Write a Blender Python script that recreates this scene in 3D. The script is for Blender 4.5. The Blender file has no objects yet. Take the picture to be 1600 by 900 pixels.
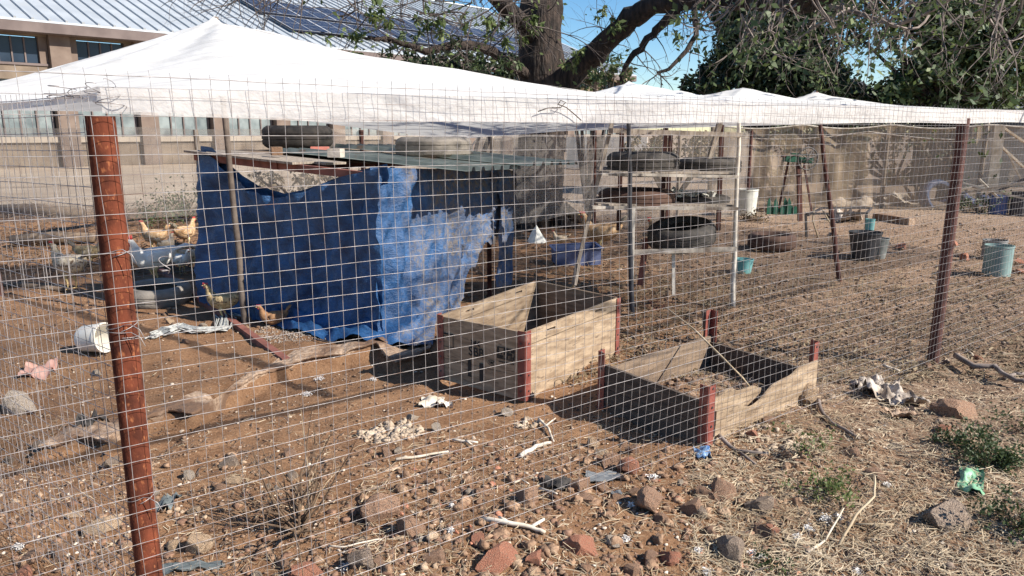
import bpy, bmesh, math, random
import numpy as np
from math import radians as R, sin, cos, pi
from mathutils import Vector, Matrix
random.seed(7); rng = np.random.default_rng(7)
scene = bpy.context.scene
COL = scene.collection

# ------------------------------------------------------------------ camera
FPX, PITCH, EYE = 1180.0, R(11.7), 1.6
cd = bpy.data.cameras.new('camera'); cam = bpy.data.objects.new('camera', cd); COL.objects.link(cam)
cd.sensor_width = 36; cd.lens = 36 * FPX / 1600; cd.clip_start = 0.05; cd.clip_end = 2000
cam.location = (0, 0, EYE); cam.rotation_euler = (R(90) - PITCH, 0, 0)
scene.camera = cam
# ------------------------------------------------------------------ light
SUN_DIR = Vector((.915, -.403, 0)).normalized()      # horizontal direction towards the sun
SUN_EL = R(37)
w = bpy.data.worlds.new('World'); scene.world = w; w.use_nodes = True
nt = w.node_tree; bg = nt.nodes['Background']
sky = nt.nodes.new('ShaderNodeTexSky'); sky.sky_type = 'NISHITA'; sky.sun_disc = False
sky.sun_elevation = SUN_EL; sky.sun_rotation = math.atan2(SUN_DIR.x, SUN_DIR.y)
sky.air_density = 1.0; sky.dust_density = 0.1; sky.ozone_density = 2.4; sky.altitude = 900
hs_ = nt.nodes.new('ShaderNodeHueSaturation'); hs_.inputs['Saturation'].default_value = 1.3; hs_.inputs['Value'].default_value = 1.25
nt.links.new(sky.outputs[0], hs_.inputs['Color']); nt.links.new(hs_.outputs[0], bg.inputs[0]); bg.inputs[1].default_value = 0.062
sl = bpy.data.lights.new('sun', 'SUN'); sun = bpy.data.objects.new('sun', sl); COL.objects.link(sun)
sl.energy = 5.0; sl.angle = R(.5); sl.color = (1, .93, .82)
sv = Vector((SUN_DIR.x * cos(SUN_EL), SUN_DIR.y * cos(SUN_EL), sin(SUN_EL)))
sun.rotation_euler = sv.to_track_quat('Z', 'Y').to_euler()
sun.location = sv * 30
scene.view_settings.view_transform = 'Standard'; scene.view_settings.look = 'None'
scene.view_settings.exposure = 1.0; scene.view_settings.gamma = 1
scene.cycles.transparent_max_bounces = 16

# ------------------------------------------------------------------ pixel helpers (1600x900 photograph)
cp, sp = cos(PITCH), sin(PITCH)
def ray(px, py):
    dx = (px - 800) / FPX; dy = (450 - py) / FPX
    return Vector((dx, cp + dy * sp, -sp + dy * cp))
CAMP = Vector((0, 0, EYE))
def G(px, py, z=0.0):
    d = ray(px, py); return CAMP + d * ((z - EYE) / d.z)
def PY(px, py, Y):
    d = ray(px, py); return CAMP + d * (Y / d.y)
def PW(px, py, p, n):
    d = ray(px, py); return CAMP + d * ((Vector(p) - CAMP).dot(Vector(n)) / d.dot(Vector(n)))
def mpp(p):   # metres per photo pixel at point
    return (p.y * cp + (EYE - p.z) * sp) / FPX

# ------------------------------------------------------------------ noise
_tab = np.random.default_rng(3).random((256, 256))
def vnoise(x, y):
    x = np.asarray(x, float); y = np.asarray(y, float)
    xi = np.floor(x).astype(int); yi = np.floor(y).astype(int)
    fx = x - xi; fy = y - yi; fx = fx * fx * (3 - 2 * fx); fy = fy * fy * (3 - 2 * fy)
    a = _tab[xi & 255, yi & 255]; b = _tab[(xi + 1) & 255, yi & 255]
    c = _tab[xi & 255, (yi + 1) & 255]; d = _tab[(xi + 1) & 255, (yi + 1) & 255]
    return (a * (1 - fx) + b * fx) * (1 - fy) + (c * (1 - fx) + d * fx) * fy - .5
def fbm(x, y, o=4):
    s = 0; a = 1
    for k in range(o):
        s = s + a * vnoise(x * 2 ** k + 17 * k, y * 2 ** k + 31 * k); a *= .5
    return s
EDGE_PX = [(60, 702), (120, 688), (165, 694), (205, 664), (240, 652), (262, 640), (300, 646), (322, 634), (345, 608), (392, 590), (430, 574), (470, 563), (520, 556), (560, 549), (588, 544), (602, 556), (618, 566), (648, 560), (672, 548)]
EDGE_W = [tuple(G(a, b, .04))[:2] for a, b in EDGE_PX]
EDX = [EDGE_W[0][0] - 1.2, EDGE_W[0][0] - .2] + [e[0] for e in EDGE_W] + [EDGE_W[-1][0] + .35, EDGE_W[-1][0] + .8]
EDY = [EDGE_W[0][1] + .5, EDGE_W[0][1] + .1] + [e[1] for e in EDGE_W] + [EDGE_W[-1][1] - .05, EDGE_W[-1][1] - .1]
EDX = np.maximum.accumulate(np.array(EDX))
def H(x, y):
    """ground height"""
    x = np.asarray(x, float); y = np.asarray(y, float)
    near = np.clip((9 - y) / 4, 0, 1)
    z = .07 * fbm(x * .9, y * .9, 3) + near * (.028 * fbm(x * 5, y * 5, 3) + .014 * fbm(x * 19 + 5, y * 19, 2))
    d = np.interp(x, EDX, EDY) - y; ww = np.clip((x + 3.4) / .5, 0, 1) * np.clip((.35 - x) / .5, 0, 1)
    z = z + ww * np.where(d > 0, -.055 * np.exp(-(d / .55) ** 2) * np.clip(d / .03, 0, 1), .02 * np.exp(-(d / .5) ** 2) * np.clip(-d / .04, 0, 1))
    # low ridge of rubble along the near side of the fence
    z = z + .03 * np.exp(-((y - (2.75 + .5 * x)) / .35) ** 2) * (x > -.6) * near
    # raised bank behind the left half of the pen
    z = z + .22 * np.clip((y - 9.5) / 2.5, 0, 1) * np.clip((-x - 1.0) / 2, 0, 1) * np.clip((16 - y) / 4, 0, 1)
    return z
def hz(x, y): return float(H(x, y))

# ------------------------------------------------------------------ materials
MATS = {}
def mat(name, c1, c2=None, scale=8, rough=.85, bump=.0, bscale=None, metal=0, detail=6, stretch=None, c3=None, c3scale=2, c3amt=.5, spec=None, ramp=(.35, .65), bdist=.01):
    if name in MATS: return MATS[name]
    m = bpy.data.materials.new(name); m.use_nodes = True; n = m.node_tree.nodes; l = m.node_tree.links
    b = n['Principled BSDF']; b.inputs['Roughness'].default_value = rough; b.inputs['Metallic'].default_value = metal
    if spec is not None: b.inputs['Specular IOR Level'].default_value = spec
    tc = n.new('ShaderNodeTexCoord'); mp = n.new('ShaderNodeMapping'); l.new(tc.outputs['Object'], mp.inputs[0])
    if stretch: mp.inputs['Scale'].default_value = stretch
    out = None
    if c2 is not None:
        t = n.new('ShaderNodeTexNoise'); t.inputs['Scale'].default_value = scale; t.inputs['Detail'].default_value = detail
        l.new(mp.outputs[0], t.inputs[0])
        r = n.new('ShaderNodeValToRGB'); r.color_ramp.elements[0].position = ramp[0]; r.color_ramp.elements[1].position = ramp[1]
        r.color_ramp.elements[0].color = (*c1, 1); r.color_ramp.elements[1].color = (*c2, 1)
        l.new(t.outputs[0], r.inputs[0]); out = r.outputs[0]
        if c3 is not None:
            t2 = n.new('ShaderNodeTexNoise'); t2.inputs['Scale'].default_value = c3scale; t2.inputs['Detail'].default_value = 8
            l.new(mp.outputs[0], t2.inputs[0])
            r2 = n.new('ShaderNodeValToRGB'); r2.color_ramp.elements[0].position = 1 - c3amt - .06; r2.color_ramp.elements[1].position = 1 - c3amt + .06
            l.new(t2.outputs[0], r2.inputs[0])
            mx = n.new('ShaderNodeMix'); mx.data_type = 'RGBA'; l.new(r2.outputs[0], mx.inputs[0])
            l.new(out, mx.inputs[6]); mx.inputs[7].default_value = (*c3, 1); out = mx.outputs[2]
        l.new(out, b.inputs['Base Color'])
    else: b.inputs['Base Color'].default_value = (*c1, 1)
    if bump:
        t = n.new('ShaderNodeTexNoise'); t.inputs['Scale'].default_value = bscale or scale * 2; t.inputs['Detail'].default_value = 8
        l.new(mp.outputs[0], t.inputs[0])
        bp = n.new('ShaderNodeBump'); bp.inputs['Strength'].default_value = bump; bp.inputs['Distance'].default_value = bdist
        l.new(t.outputs[0], bp.inputs['Height']); l.new(bp.outputs[0], b.inputs['Normal'])
    MATS[name] = m; return m

def m_ground():
    m = bpy.data.materials.new('soil'); m.use_nodes = True; n = m.node_tree.nodes; l = m.node_tree.links
    b = n['Principled BSDF']; b.inputs['Roughness'].default_value = .95; b.inputs['Specular IOR Level'].default_value = .15
    tc = n.new('ShaderNodeTexCoord')
    def noise(s, d=8, r=.6):
        t = n.new('ShaderNodeTexNoise'); t.inputs['Scale'].default_value = s; t.inputs['Detail'].default_value = d; t.inputs['Roughness'].default_value = r
        l.new(tc.outputs['Object'], t.inputs[0]); return t.outputs[0]
    def ramp(src, *st):
        r = n.new('ShaderNodeValToRGB'); e = r.color_ramp.elements
        while len(e) < len(st): e.new(.5)
        for i, (p, c) in enumerate(st): e[i].position = p; e[i].color = (*c, 1)
        l.new(src, r.inputs[0]); return r.outputs[0]
    def mix(f, a, c):
        x = n.new('ShaderNodeMix'); x.data_type = 'RGBA'; l.new(f, x.inputs[0])
        for s, v in ((x.inputs[6], a), (x.inputs[7], c)):
            if isinstance(v, tuple): s.default_value = (*v, 1)
            else: l.new(v, s)
        return x.outputs[2]
    fine = ramp(noise(70, 10, .75), (.3, (.055, .028, .016)), (.5, (.25, .135, .074)), (.68, (.45, .29, .18)))
    mid = ramp(noise(5, 8, .65), (.35, (.155, .078, .040)), (.65, (.35, .205, .115)))
    base = mix(ramp(noise(1.7, 5), (.35, (.35,) * 3), (.65, (.65,) * 3)), fine, mid)
    grit = ramp(noise(180, 4, .8), (.62, (0, 0, 0)), (.68, (1, 1, 1)))
    base = mix(grit, base, (.42, .33, .25))
    sep = n.new('ShaderNodeSeparateXYZ'); l.new(tc.outputs['Object'], sep.inputs[0])
    # pale sandy yard beyond the pen (farther than about 13 m)
    mr = n.new('ShaderNodeMapRange'); l.new(sep.outputs[1], mr.inputs[0]); mr.inputs[1].default_value = 12.5; mr.inputs[2].default_value = 16.5
    sand = ramp(noise(.9, 8), (.3, (.33, .25, .185)), (.7, (.48, .39, .30)))
    base = mix(mr.outputs[0], base, sand)
    # straw-dusted, greyer earth on the right
    a1 = n.new('ShaderNodeMath'); a1.operation = 'ADD'; l.new(sep.outputs[0], a1.inputs[0])
    ns = n.new('ShaderNodeMath'); ns.operation = 'MULTIPLY'; l.new(noise(1.2, 6), ns.inputs[0]); ns.inputs[1].default_value = 1.6; l.new(ns.outputs[0], a1.inputs[1])
    mr2 = n.new('ShaderNodeMapRange'); l.new(a1.outputs[0], mr2.inputs[0]); mr2.inputs[1].default_value = 1.6; mr2.inputs[2].default_value = 3.2; mr2.inputs[4].default_value = .7
    strawc = ramp(noise(38, 10, .75), (.35, (.09, .060, .045)), (.5, (.26, .185, .135)), (.66, (.45, .355, .27)))
    base = mix(mr2.outputs[0], base, strawc)
    l.new(base, b.inputs['Base Color'])
    bp = n.new('ShaderNodeBump'); bp.inputs['Strength'].default_value = .9; bp.inputs['Distance'].default_value = .02
    l.new(noise(55, 12, .8), bp.inputs['Height']); l.new(bp.outputs[0], b.inputs['Normal'])
    return m

def m_cloth(name, col, clear, k=.62, lo=None, transl=.35):
    """woven shade net: threads hide more the flatter one looks along it"""
    m = bpy.data.materials.new(name); m.use_nodes = True; n = m.node_tree.nodes; l = m.node_tree.links
    n.remove(n['Principled BSDF']); out = n['Material Output']
    df = n.new('ShaderNodeBsdfDiffuse'); tr = n.new('ShaderNodeBsdfTranslucent'); tp = n.new('ShaderNodeBsdfTransparent')
    tc = n.new('ShaderNodeTexCoord'); no = n.new('ShaderNodeTexNoise'); no.inputs['Scale'].default_value = 2.2; no.inputs['Detail'].default_value = 7
    mp = n.new('ShaderNodeMapping'); mp.inputs['Scale'].default_value = (1, 3.5, 3); mp.inputs['Rotation'].default_value = (0, 0, R(-37))
    l.new(tc.outputs['Object'], mp.inputs[0]); l.new(mp.outputs[0], no.inputs[0])
    r = n.new('ShaderNodeValToRGB'); r.color_ramp.elements[0].color = tuple(c * .76 for c in col) + (1,); r.color_ramp.elements[1].color = (*col, 1)
    r.color_ramp.elements[0].position = .3; r.color_ramp.elements[1].position = .65
    l.new(no.outputs[0], r.inputs[0]); l.new(r.outputs[0], df.inputs[0]); l.new(r.outputs[0], tr.inputs[0])
    n2 = n.new('ShaderNodeTexNoise'); n2.inputs['Scale'].default_value = 11; n2.inputs['Detail'].default_value = 5; l.new(mp.outputs[0], n2.inputs[0])
    bp = n.new('ShaderNodeBump'); bp.inputs['Strength'].default_value = .35; bp.inputs['Distance'].default_value = .03; l.new(n2.outputs[0], bp.inputs['Height'])
    l.new(bp.outputs[0], df.inputs['Normal'])
    mx = n.new('ShaderNodeMixShader'); mx.inputs[0].default_value = transl; l.new(df.outputs[0], mx.inputs[1]); l.new(tr.outputs[0], mx.inputs[2])
    lw = n.new('ShaderNodeLayerWeight'); lw.inputs[0].default_value = .5
    mr = n.new('ShaderNodeMapRange'); l.new(lw.outputs['Facing'], mr.inputs[0])
    mr.inputs[1].default_value = .15 if lo is None else lo; mr.inputs[2].default_value = k + .2; mr.inputs[3].default_value = clear; mr.inputs[4].default_value = 0
    m2 = n.new('ShaderNodeMixShader'); l.new(mr.outputs[0], m2.inputs[0]); l.new(mx.outputs[0], m2.inputs[1]); l.new(tp.outputs[0], m2.inputs[2])
    l.new(m2.outputs[0], out.inputs[0]); MATS[name] = m; return m

def m_tarp():
    m = bpy.data.materials.new('tarp'); m.use_nodes = True; n = m.node_tree.nodes; l = m.node_tree.links
    b = n['Principled BSDF']; b.inputs['Roughness'].default_value = .42
    tc = n.new('ShaderNodeTexCoord')
    def noise(s, d=8, r=.6, sc=(1, 1, 1)):
        mp = n.new('ShaderNodeMapping'); mp.inputs['Scale'].default_value = sc; l.new(tc.outputs['Object'], mp.inputs[0])
        t = n.new('ShaderNodeTexNoise'); t.inputs['Scale'].default_value = s; t.inputs['Detail'].default_value = d; t.inputs['Roughness'].default_value = r
        l.new(mp.outputs[0], t.inputs[0]); return t
    r = n.new('ShaderNodeValToRGB'); e = r.color_ramp.elements
    e[0].position = .3; e[0].color = (.008, .032, .095, 1); e[1].position = .7; e[1].color = (.035, .125, .31, 1)
    l.new(noise(6, 8, .65).outputs[0], r.inputs[0])
    # frayed, dusty patches on the sun-bleached side (x > corner)
    t2 = noise(3.2, 10, .75, (1, 1, .8)); sep = n.new('ShaderNodeSeparateXYZ'); l.new(tc.outputs['Object'], sep.inputs[0])
    mr = n.new('ShaderNodeMapRange'); l.new(sep.outputs[0], mr.inputs[0]); mr.inputs[1].default_value = .0; mr.inputs[2].default_value = .42
    mr.inputs[3].default_value = -.20; mr.inputs[4].default_value = .06
    ad = n.new('ShaderNodeMath'); l.new(t2.outputs[0], ad.inputs[0]); l.new(mr.outputs[0], ad.inputs[1])
    r2 = n.new('ShaderNodeValToRGB'); r2.color_ramp.elements[0].position = .43; r2.color_ramp.elements[1].position = .60
    l.new(ad.outputs[0], r2.inputs[0])
    t3 = noise(26, 12, .85, (1, 1, .7)); r3 = n.new('ShaderNodeValToRGB'); e = r3.color_ramp.elements
    e[0].position = .42; e[0].color = (.035, .11, .27, 1); e[1].position = .60; e[1].color = (.23, .18, .12, 1); l.new(t3.outputs[0], r3.inputs[0])
    mx = n.new('ShaderNodeMix'); mx.data_type = 'RGBA'; l.new(r2.outputs[0], mx.inputs[0]); l.new(r.outputs[0], mx.inputs[6]); l.new(r3.outputs[0], mx.inputs[7])
    l.new(mx.outputs[2], b.inputs['Base Color'])
    rr = n.new('ShaderNodeMapRange'); l.new(r2.outputs[0], rr.inputs[0]); rr.inputs[3].default_value = .4; rr.inputs[4].default_value = .85; l.new(rr.outputs[0], b.inputs['Roughness'])
    wv = noise(24, 6, .7, (1, 1, 1.8)); bp = n.new('ShaderNodeBump'); bp.inputs['Strength'].default_value = .8; bp.inputs['Distance'].default_value = .02
    l.new(wv.outputs[0], bp.inputs['Height']); l.new(bp.outputs[0], b.inputs['Normal'])
    MATS['tarp'] = m; return m

GROUND = m_ground(); CLOTH = m_cloth('white_shade_net', (.86, .86, .85), .88, k=.44, lo=.28)
VALANCE = m_cloth('shade_net_hem', (.80, .77, .75), .40, k=.7)
GREYNET = m_cloth('grey_net', (.36, .33, .31), .55, k=.8)
BROWNNET = m_cloth('brown_net', (.56, .44, .32), .36, k=.85)
TARP = m_tarp()
WIRE = mat('galvanised_wire', (.22, .20, .20), (.42, .39, .385), 30, .45, metal=.35, c3=(.15, .085, .06), c3scale=6, c3amt=.36)
RUST = mat('rusty_pipe', (.06, .019, .012), (.15, .042, .022), 26, .97, bump=.5, bscale=200, c3=(.25, .09, .04), c3scale=95, c3amt=.36, bdist=.003, spec=.15, stretch=(1, 1, .5))
RUSTD = mat('dark_rust', (.05, .018, .014), (.10, .035, .026), 14, .8, bump=.3, bscale=60)
RUSTBAR = mat('red_oxide_bar', (.14, .05, .038), (.26, .10, .075), 9, .8, bump=.2, bscale=50)
REDPAINT = mat('red_paint', (.15, .032, .024), (.23, .07, .052), 12, .6, bump=.15, bscale=60, c3=(.28, .15, .12), c3scale=9, c3amt=.40)
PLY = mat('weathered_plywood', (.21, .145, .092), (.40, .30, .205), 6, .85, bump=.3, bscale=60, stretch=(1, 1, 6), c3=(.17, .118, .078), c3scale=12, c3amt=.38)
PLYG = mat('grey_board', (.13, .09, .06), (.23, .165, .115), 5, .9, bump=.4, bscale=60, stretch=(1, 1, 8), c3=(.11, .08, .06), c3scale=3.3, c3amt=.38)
SHADEB = mat('shaded_board', (.05, .035, .028), (.10, .075, .058), 5, .9, bump=.4, bscale=60, stretch=(1, 1, 8))  # shade on the low crate's boards away from the sun, put into their colour
INK = mat('black_ink', (.02, .018, .017), rough=.8)
WOOD = mat('grey_wood', (.20, .16, .13), (.36, .31, .26), 9, .9, bump=.4, bscale=40, stretch=(6, 6, 1))
POLEW = mat('dark_grey_wood', (.07, .052, .043), (.15, .12, .10), 9, .9, bump=.4, bscale=40)
TWIGB = mat('brown_twig', (.08, .048, .03), (.18, .12, .075), 9, .9)
PALEWOOD = mat('pale_wood', (.45, .40, .34), (.66, .61, .54), 9, .85, bump=.3, bscale=40)
BLACKPOLE = mat('black_pole', (.02, .021, .027), (.05, .05, .06), 9, .5)
BARK = mat('bark', (.010, .007, .006), (.055, .037, .028), 9, .95, bump=1, bscale=14, stretch=(1.6, 1.6, .45), bdist=.06)
TWIGD = mat('dark_twig', (.04, .03, .026), (.105, .082, .07), 9, .9)
TWIGL = mat('light_twig', (.11, .085, .075), (.25, .205, .18), 9, .9)
RUBBER = mat('tyre_rubber', (.028, .025, .024), (.07, .06, .052), 14, .8, bump=.3, bscale=80)
RUBBERD = mat('dusty_rubber', (.14, .125, .11), (.27, .24, .21), 7, .9, bump=.4, bscale=50)
CONC = mat('dusty_concrete', (.24, .155, .10), (.46, .34, .25), 42, .95, bump=.9, bscale=90, detail=10, c3=(.17, .10, .062), c3scale=3.5, c3amt=.5)
WHITEPL = mat('white_plastic', (.66, .62, .54), (.78, .75, .69), 6, .5)
TEAL = mat('turquoise_plastic', (.13, .33, .33), (.20, .45, .44), 6, .5)
TEALGREY = mat('grey_green_tin', (.13, .20, .20), (.20, .29, .28), 6, .55)
BLUEPL = mat('blue_grey_plastic', (.05, .08, .20), (.12, .15, .28), 6, .6)
GREENPAINT = mat('green_paint', (.006, .05, .032), (.012, .09, .055), 8, .5)
IRON = mat('dark_iron', (.03, .028, .03), (.07, .06, .06), 10, .6)
STRAW = mat('straw', (.27, .20, .125), (.50, .41, .29), 3, .9)
BONE = mat('bleached_wood', (.40, .33, .25), (.64, .57, .48), 12, .85)
FEATHER = mat('white_feather', (.48, .45, .42), (.74, .72, .70), 12, .8)
# leaves
def leafmat(name, c1, c2, tl=.25):
    m = mat(name, c1, c2, 2.5, .6, detail=3)
    n = m.node_tree.nodes; l = m.node_tree.links; b = n['Principled BSDF']
    tr = n.new('ShaderNodeBsdfTranslucent'); mx = n.new('ShaderNodeMixShader'); mx.inputs[0].default_value = tl
    for k in b.inputs['Base Color'].links: l.new(k.from_socket, tr.inputs[0])
    l.new(b.outputs[0], mx.inputs[1]); l.new(tr.outputs[0], mx.inputs[2]); l.new(mx.outputs[0], n['Material Output'].inputs[0]); return m
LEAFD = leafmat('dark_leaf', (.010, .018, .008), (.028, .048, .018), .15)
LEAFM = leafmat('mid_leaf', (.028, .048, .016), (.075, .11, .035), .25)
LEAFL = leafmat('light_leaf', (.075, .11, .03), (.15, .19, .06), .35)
LEAFDRY = leafmat('dry_leaf', (.13, .095, .06), (.27, .21, .13), .2)

# ------------------------------------------------------------------ objects
def tag(o, label=None, cat=None, group=None, kind=None):
    if label: o['label'] = label
    if cat: o['category'] = cat
    if group: o['group'] = group
    if kind: o['kind'] = kind
    return o
def thing(name, label, cat, loc=(0, 0, 0), group=None, rot=(0, 0, 0)):
    o = bpy.data.objects.new(name, None); COL.objects.link(o); o.location = loc; o.rotation_euler = rot
    o.empty_display_size = .1
    return tag(o, label, cat, group)
def rootloc(o):
    while o.parent: o = o.parent
    return Vector(o.location)
class MB:
    def __init__(s): s.v = []; s.f = []; s.n = 0
    def add(s, v, f):
        v = np.asarray([tuple(q) for q in v] if not isinstance(v, np.ndarray) else v, float)
        s.v.append(v); k = s.n
        if isinstance(f, np.ndarray): s.f.append(f + k)
        else: s.f.extend([tuple(i + k for i in q) for q in f]) if False else s.f.append([tuple(i + k for i in q) for q in f])
        s.n += len(v); return s
    def box(s, c, size, rz=0, M=None):
        x, y, z = [q / 2 for q in size]
        vs = [Vector((a * x, b * y, d * z)) for a in (-1, 1) for b in (-1, 1) for d in (-1, 1)]
        m = Matrix.Translation(Vector(c)) @ (M.to_4x4() if M else Matrix.Rotation(rz, 4, 'Z'))
        return s.add([m @ q for q in vs], [(0, 1, 3, 2), (4, 6, 7, 5), (0, 4, 5, 1), (2, 3, 7, 6), (0, 2, 6, 4), (1, 5, 7, 3)])
    def beam(s, a, b, wd, ht, up=(0, 0, 1)):
        """box from a to b, wd across, ht along up"""
        a = Vector(a); b = Vector(b); d = b - a; L = d.length; d.normalize(); upv = Vector(up)
        if abs(d.dot(upv)) > .98: upv = Vector((1, 0, 0))
        sd = d.cross(upv).normalized(); u2 = sd.cross(d).normalized()
        M = Matrix((d, sd, u2)).transposed()
        return s.box((a + b) / 2, (L, wd, ht), M=M)
    def tube(s, pts, rad, n=8, cap=True):
        P = [Vector(p) for p in pts]; 
        if not hasattr(rad, '__len__'): rad = [rad] * len(P)
        vs = []; prev = None
        for i, p in enumerate(P):
            t = (P[min(i + 1, len(P) - 1)] - P[max(i - 1, 0)])
            if t.length < 1e-9: t = Vector((0, 0, 1))
            t.normalize()
            if prev is None:
                a = t.cross(Vector((0, 0, 1)));
                if a.length < .1: a = t.cross(Vector((1, 0, 0)))
            else: a = prev - t * prev.dot(t)
            if a.length < 1e-6: a = t.orthogonal()
            a.normalize(); b = t.cross(a); prev = a
            for k in range(n):
                th = 2 * pi * k / n; vs.append(p + (a * cos(th) + b * sin(th)) * rad[i])
        fs = [(i * n + k, i * n + (k + 1) % n, (i + 1) * n + (k + 1) % n, (i + 1) * n + k) for i in range(len(P) - 1) for k in range(n)]
        if cap: fs += [tuple(range(n))[::-1], tuple(range((len(P) - 1) * n, len(P) * n))]
        return s.add(vs, fs)
    def loft(s, pts, rx, rz, n=12):
        """ellipse rings; rx sideways, rz in the plane of the path"""
        P = [Vector(p) for p in pts]; vs = []; side = None
        for i, p in enumerate(P):
            t = (P[min(i + 1, len(P) - 1)] - P[max(i - 1, 0)]).normalized()
            sd = Vector((-t.y, t.x, 0)) if side is None else side - t * side.dot(t)
            sd.normalize(); side = sd; u = t.cross(sd).normalized()
            for k in range(n):
                th = 2 * pi * k / n; vs.append(p + sd * cos(th) * rx[i] + u * sin(th) * rz[i])
        fs = [(i * n + k, i * n + (k + 1) % n, (i + 1) * n + (k + 1) % n, (i + 1) * n + k) for i in range(len(P) - 1) for k in range(n)]
        fs += [tuple(range(n))[::-1], tuple(range((len(P) - 1) * n, len(P) * n))]
        return s.add(vs, fs)
    def lathe(s, prof, c=(0, 0, 0), n=32, M=None, wob=None):
        vs = []; c = Vector(c)
        for j, (r, z) in enumerate(prof):
            for k in range(n):
                th = 2 * pi * k / n; rr = r * (1 + (wob(j, k) if wob else 0)); q = Vector((rr * cos(th), rr * sin(th), z))
                if M: q = M @ q
                vs.append(c + q)
        m = len(prof)
        fs = [(i * n + k, i * n + (k + 1) % n, (i + 1) * n + (k + 1) % n, (i + 1) * n + k) for i in range(m - 1) for k in range(n)]
        return s.add(vs, fs)
    def build(s, name, m, parent=None, loc=None, smooth=False, local=False):
        me = bpy.data.meshes.new(name)
        V = np.concatenate(s.v); off = Vector((0, 0, 0))
        if not local: off = rootloc(parent) if parent else Vector(loc or (0, 0, 0))
        V = V - np.array(off)
        F = []
        for q in s.f: F.extend(q.tolist() if isinstance(q, np.ndarray) else q)
        me.from_pydata(V.tolist(), [], F); me.update()
        if smooth: me.polygons.foreach_set('use_smooth', [True] * len(me.polygons))
        me.materials.append(m)
        o = bpy.data.objects.new(name, me); COL.objects.link(o)
        if parent: o.parent = parent
        else: o.location = off
        return o
def npmesh(name, V, F, m, loc=None, parent=None, smooth=False):
    """fast mesh from numpy arrays, F is (n,k) with constant k"""
    me = bpy.data.meshes.new(name); off = np.array(rootloc(parent) if parent else (loc or (0, 0, 0)))
    V = (V - off).astype(np.float32); k = F.shape[1]
    me.vertices.add(len(V)); me.vertices.foreach_set('co', V.ravel())
    me.loops.add(F.size); me.loops.foreach_set('vertex_index', F.ravel().astype(np.int32))
    me.polygons.add(len(F)); me.polygons.foreach_set('loop_start', np.arange(0, F.size, k, dtype=np.int32))
    me.polygons.foreach_set('loop_total', np.full(len(F), k, dtype=np.int32))
    if smooth: me.polygons.foreach_set('use_smooth', np.ones(len(F), bool))
    me.update(calc_edges=True); me.validate(); me.materials.append(m)
    o = bpy.data.objects.new(name, me); COL.objects.link(o)
    if parent: o.parent = parent
    else: o.location = tuple(off)
    return o
def gridmesh(name, X, Y, Z, m, loc=None, parent=None, smooth=True):
    ny, nx = X.shape; V = np.stack([X, Y, Z], -1).reshape(-1, 3)
    i = np.arange(ny * nx).reshape(ny, nx)
    F = np.stack([i[:-1, :-1], i[:-1, 1:], i[1:, 1:], i[1:, :-1]], -1).reshape(-1, 4)
    return npmesh(name, V, F, m, loc, parent, smooth)
def copy_tree(o, parent=None):
    c = o.copy(); COL.objects.link(c); c.parent = parent
    for ch in list(o.children): copy_tree(ch, c)
    return c

# ================================================================== GROUND
def axis(a, b, step, far0, far1, n):
    core = np.arange(a, b, step)
    lo = -np.geomspace(.3, a - far0, n)[::-1] + a; hi = np.geomspace(.3, far1 - b, n) + b
    return np.concatenate([lo, core, hi])
gx = axis(-4.5, 6.5, .035, -400, 400, 40); gy = axis(.9, 8.5, .035, -60, 900, 46)
GX, GY = np.meshgrid(gx, gy)
o = gridmesh('ground', GX, GY, H(GX, GY) - .12 * np.clip((np.abs(GY) - 90) / 50, 0, 1), GROUND); tag(o, kind='structure')

# ---- pebbles, clods, straw: uncountable litter
ICO = bmesh.new(); bmesh.ops.create_icosphere(ICO, subdivisions=1, radius=1)
IV = np.array([v.co[:] for v in ICO.verts]); IF = np.array([[v.index for v in f.verts] for f in ICO.faces]); ICO.free()
IC2 = bmesh.new(); bmesh.ops.create_icosphere(IC2, subdivisions=3, radius=1)
IV3 = np.array([v.co[:] for v in IC2.verts]); IF3 = np.array([[v.index for v in f.verts] for f in IC2.faces]); IC2.free()
def scatter_px(n, x0, x1, y0, y1, pw=1.0):
    """ground points whose density is even in the view, i.e. denser close by"""
    out = []
    px = rng.uniform(x0, x1, n); py = y0 + (y1 - y0) * rng.uniform(0, 1, n) ** pw
    for a, b in zip(px, py):
        g = G(a, b); out.append((g.x, g.y))
    return np.array(out)
def scatter_area(n, x0, x1, y0, y1): return np.stack([rng.uniform(x0, x1, n), rng.uniform(y0, y1, n)], 1)
def pebbles(name, pts, smin, smax, m, flat=.6, pw=2.5):
    n = len(pts); s = smin + (smax - smin) * rng.uniform(0, 1, n) ** pw
    sc = np.stack([s * rng.uniform(.7, 1.4, n), s * rng.uniform(.7, 1.4, n), s * flat * rng.uniform(.6, 1.2, n)], 1)
    a = rng.uniform(0, 2 * pi, n); ca, sa = np.cos(a), np.sin(a)
    V = IV[None] * sc[:, None, :] * (1 + .42 * rng.uniform(-1, 1, (n, len(IV), 1)))
    x = V[..., 0] * ca[:, None] - V[..., 1] * sa[:, None]; y = V[..., 0] * sa[:, None] + V[..., 1] * ca[:, None]
    hh = H(pts[:, 0], pts[:, 1])
    W = np.stack([x + pts[:, 0:1], y + pts[:, 1:2], V[..., 2] + hh[:, None] + sc[:, 2:3] * .35], -1).reshape(-1, 3)
    F = (IF[None] + (np.arange(n) * len(IV))[:, None, None]).reshape(-1, 3)
    return tag(npmesh(name, W, F, m), kind='stuff')
EARTH = mat('earth_clod', (.10, .058, .036), (.27, .175, .115), 30, .95, bump=.5, bscale=120, detail=3)
PALEST = mat('pale_pebble', (.42, .33, .25), (.60, .52, .43), 20, .9, detail=3)
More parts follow.
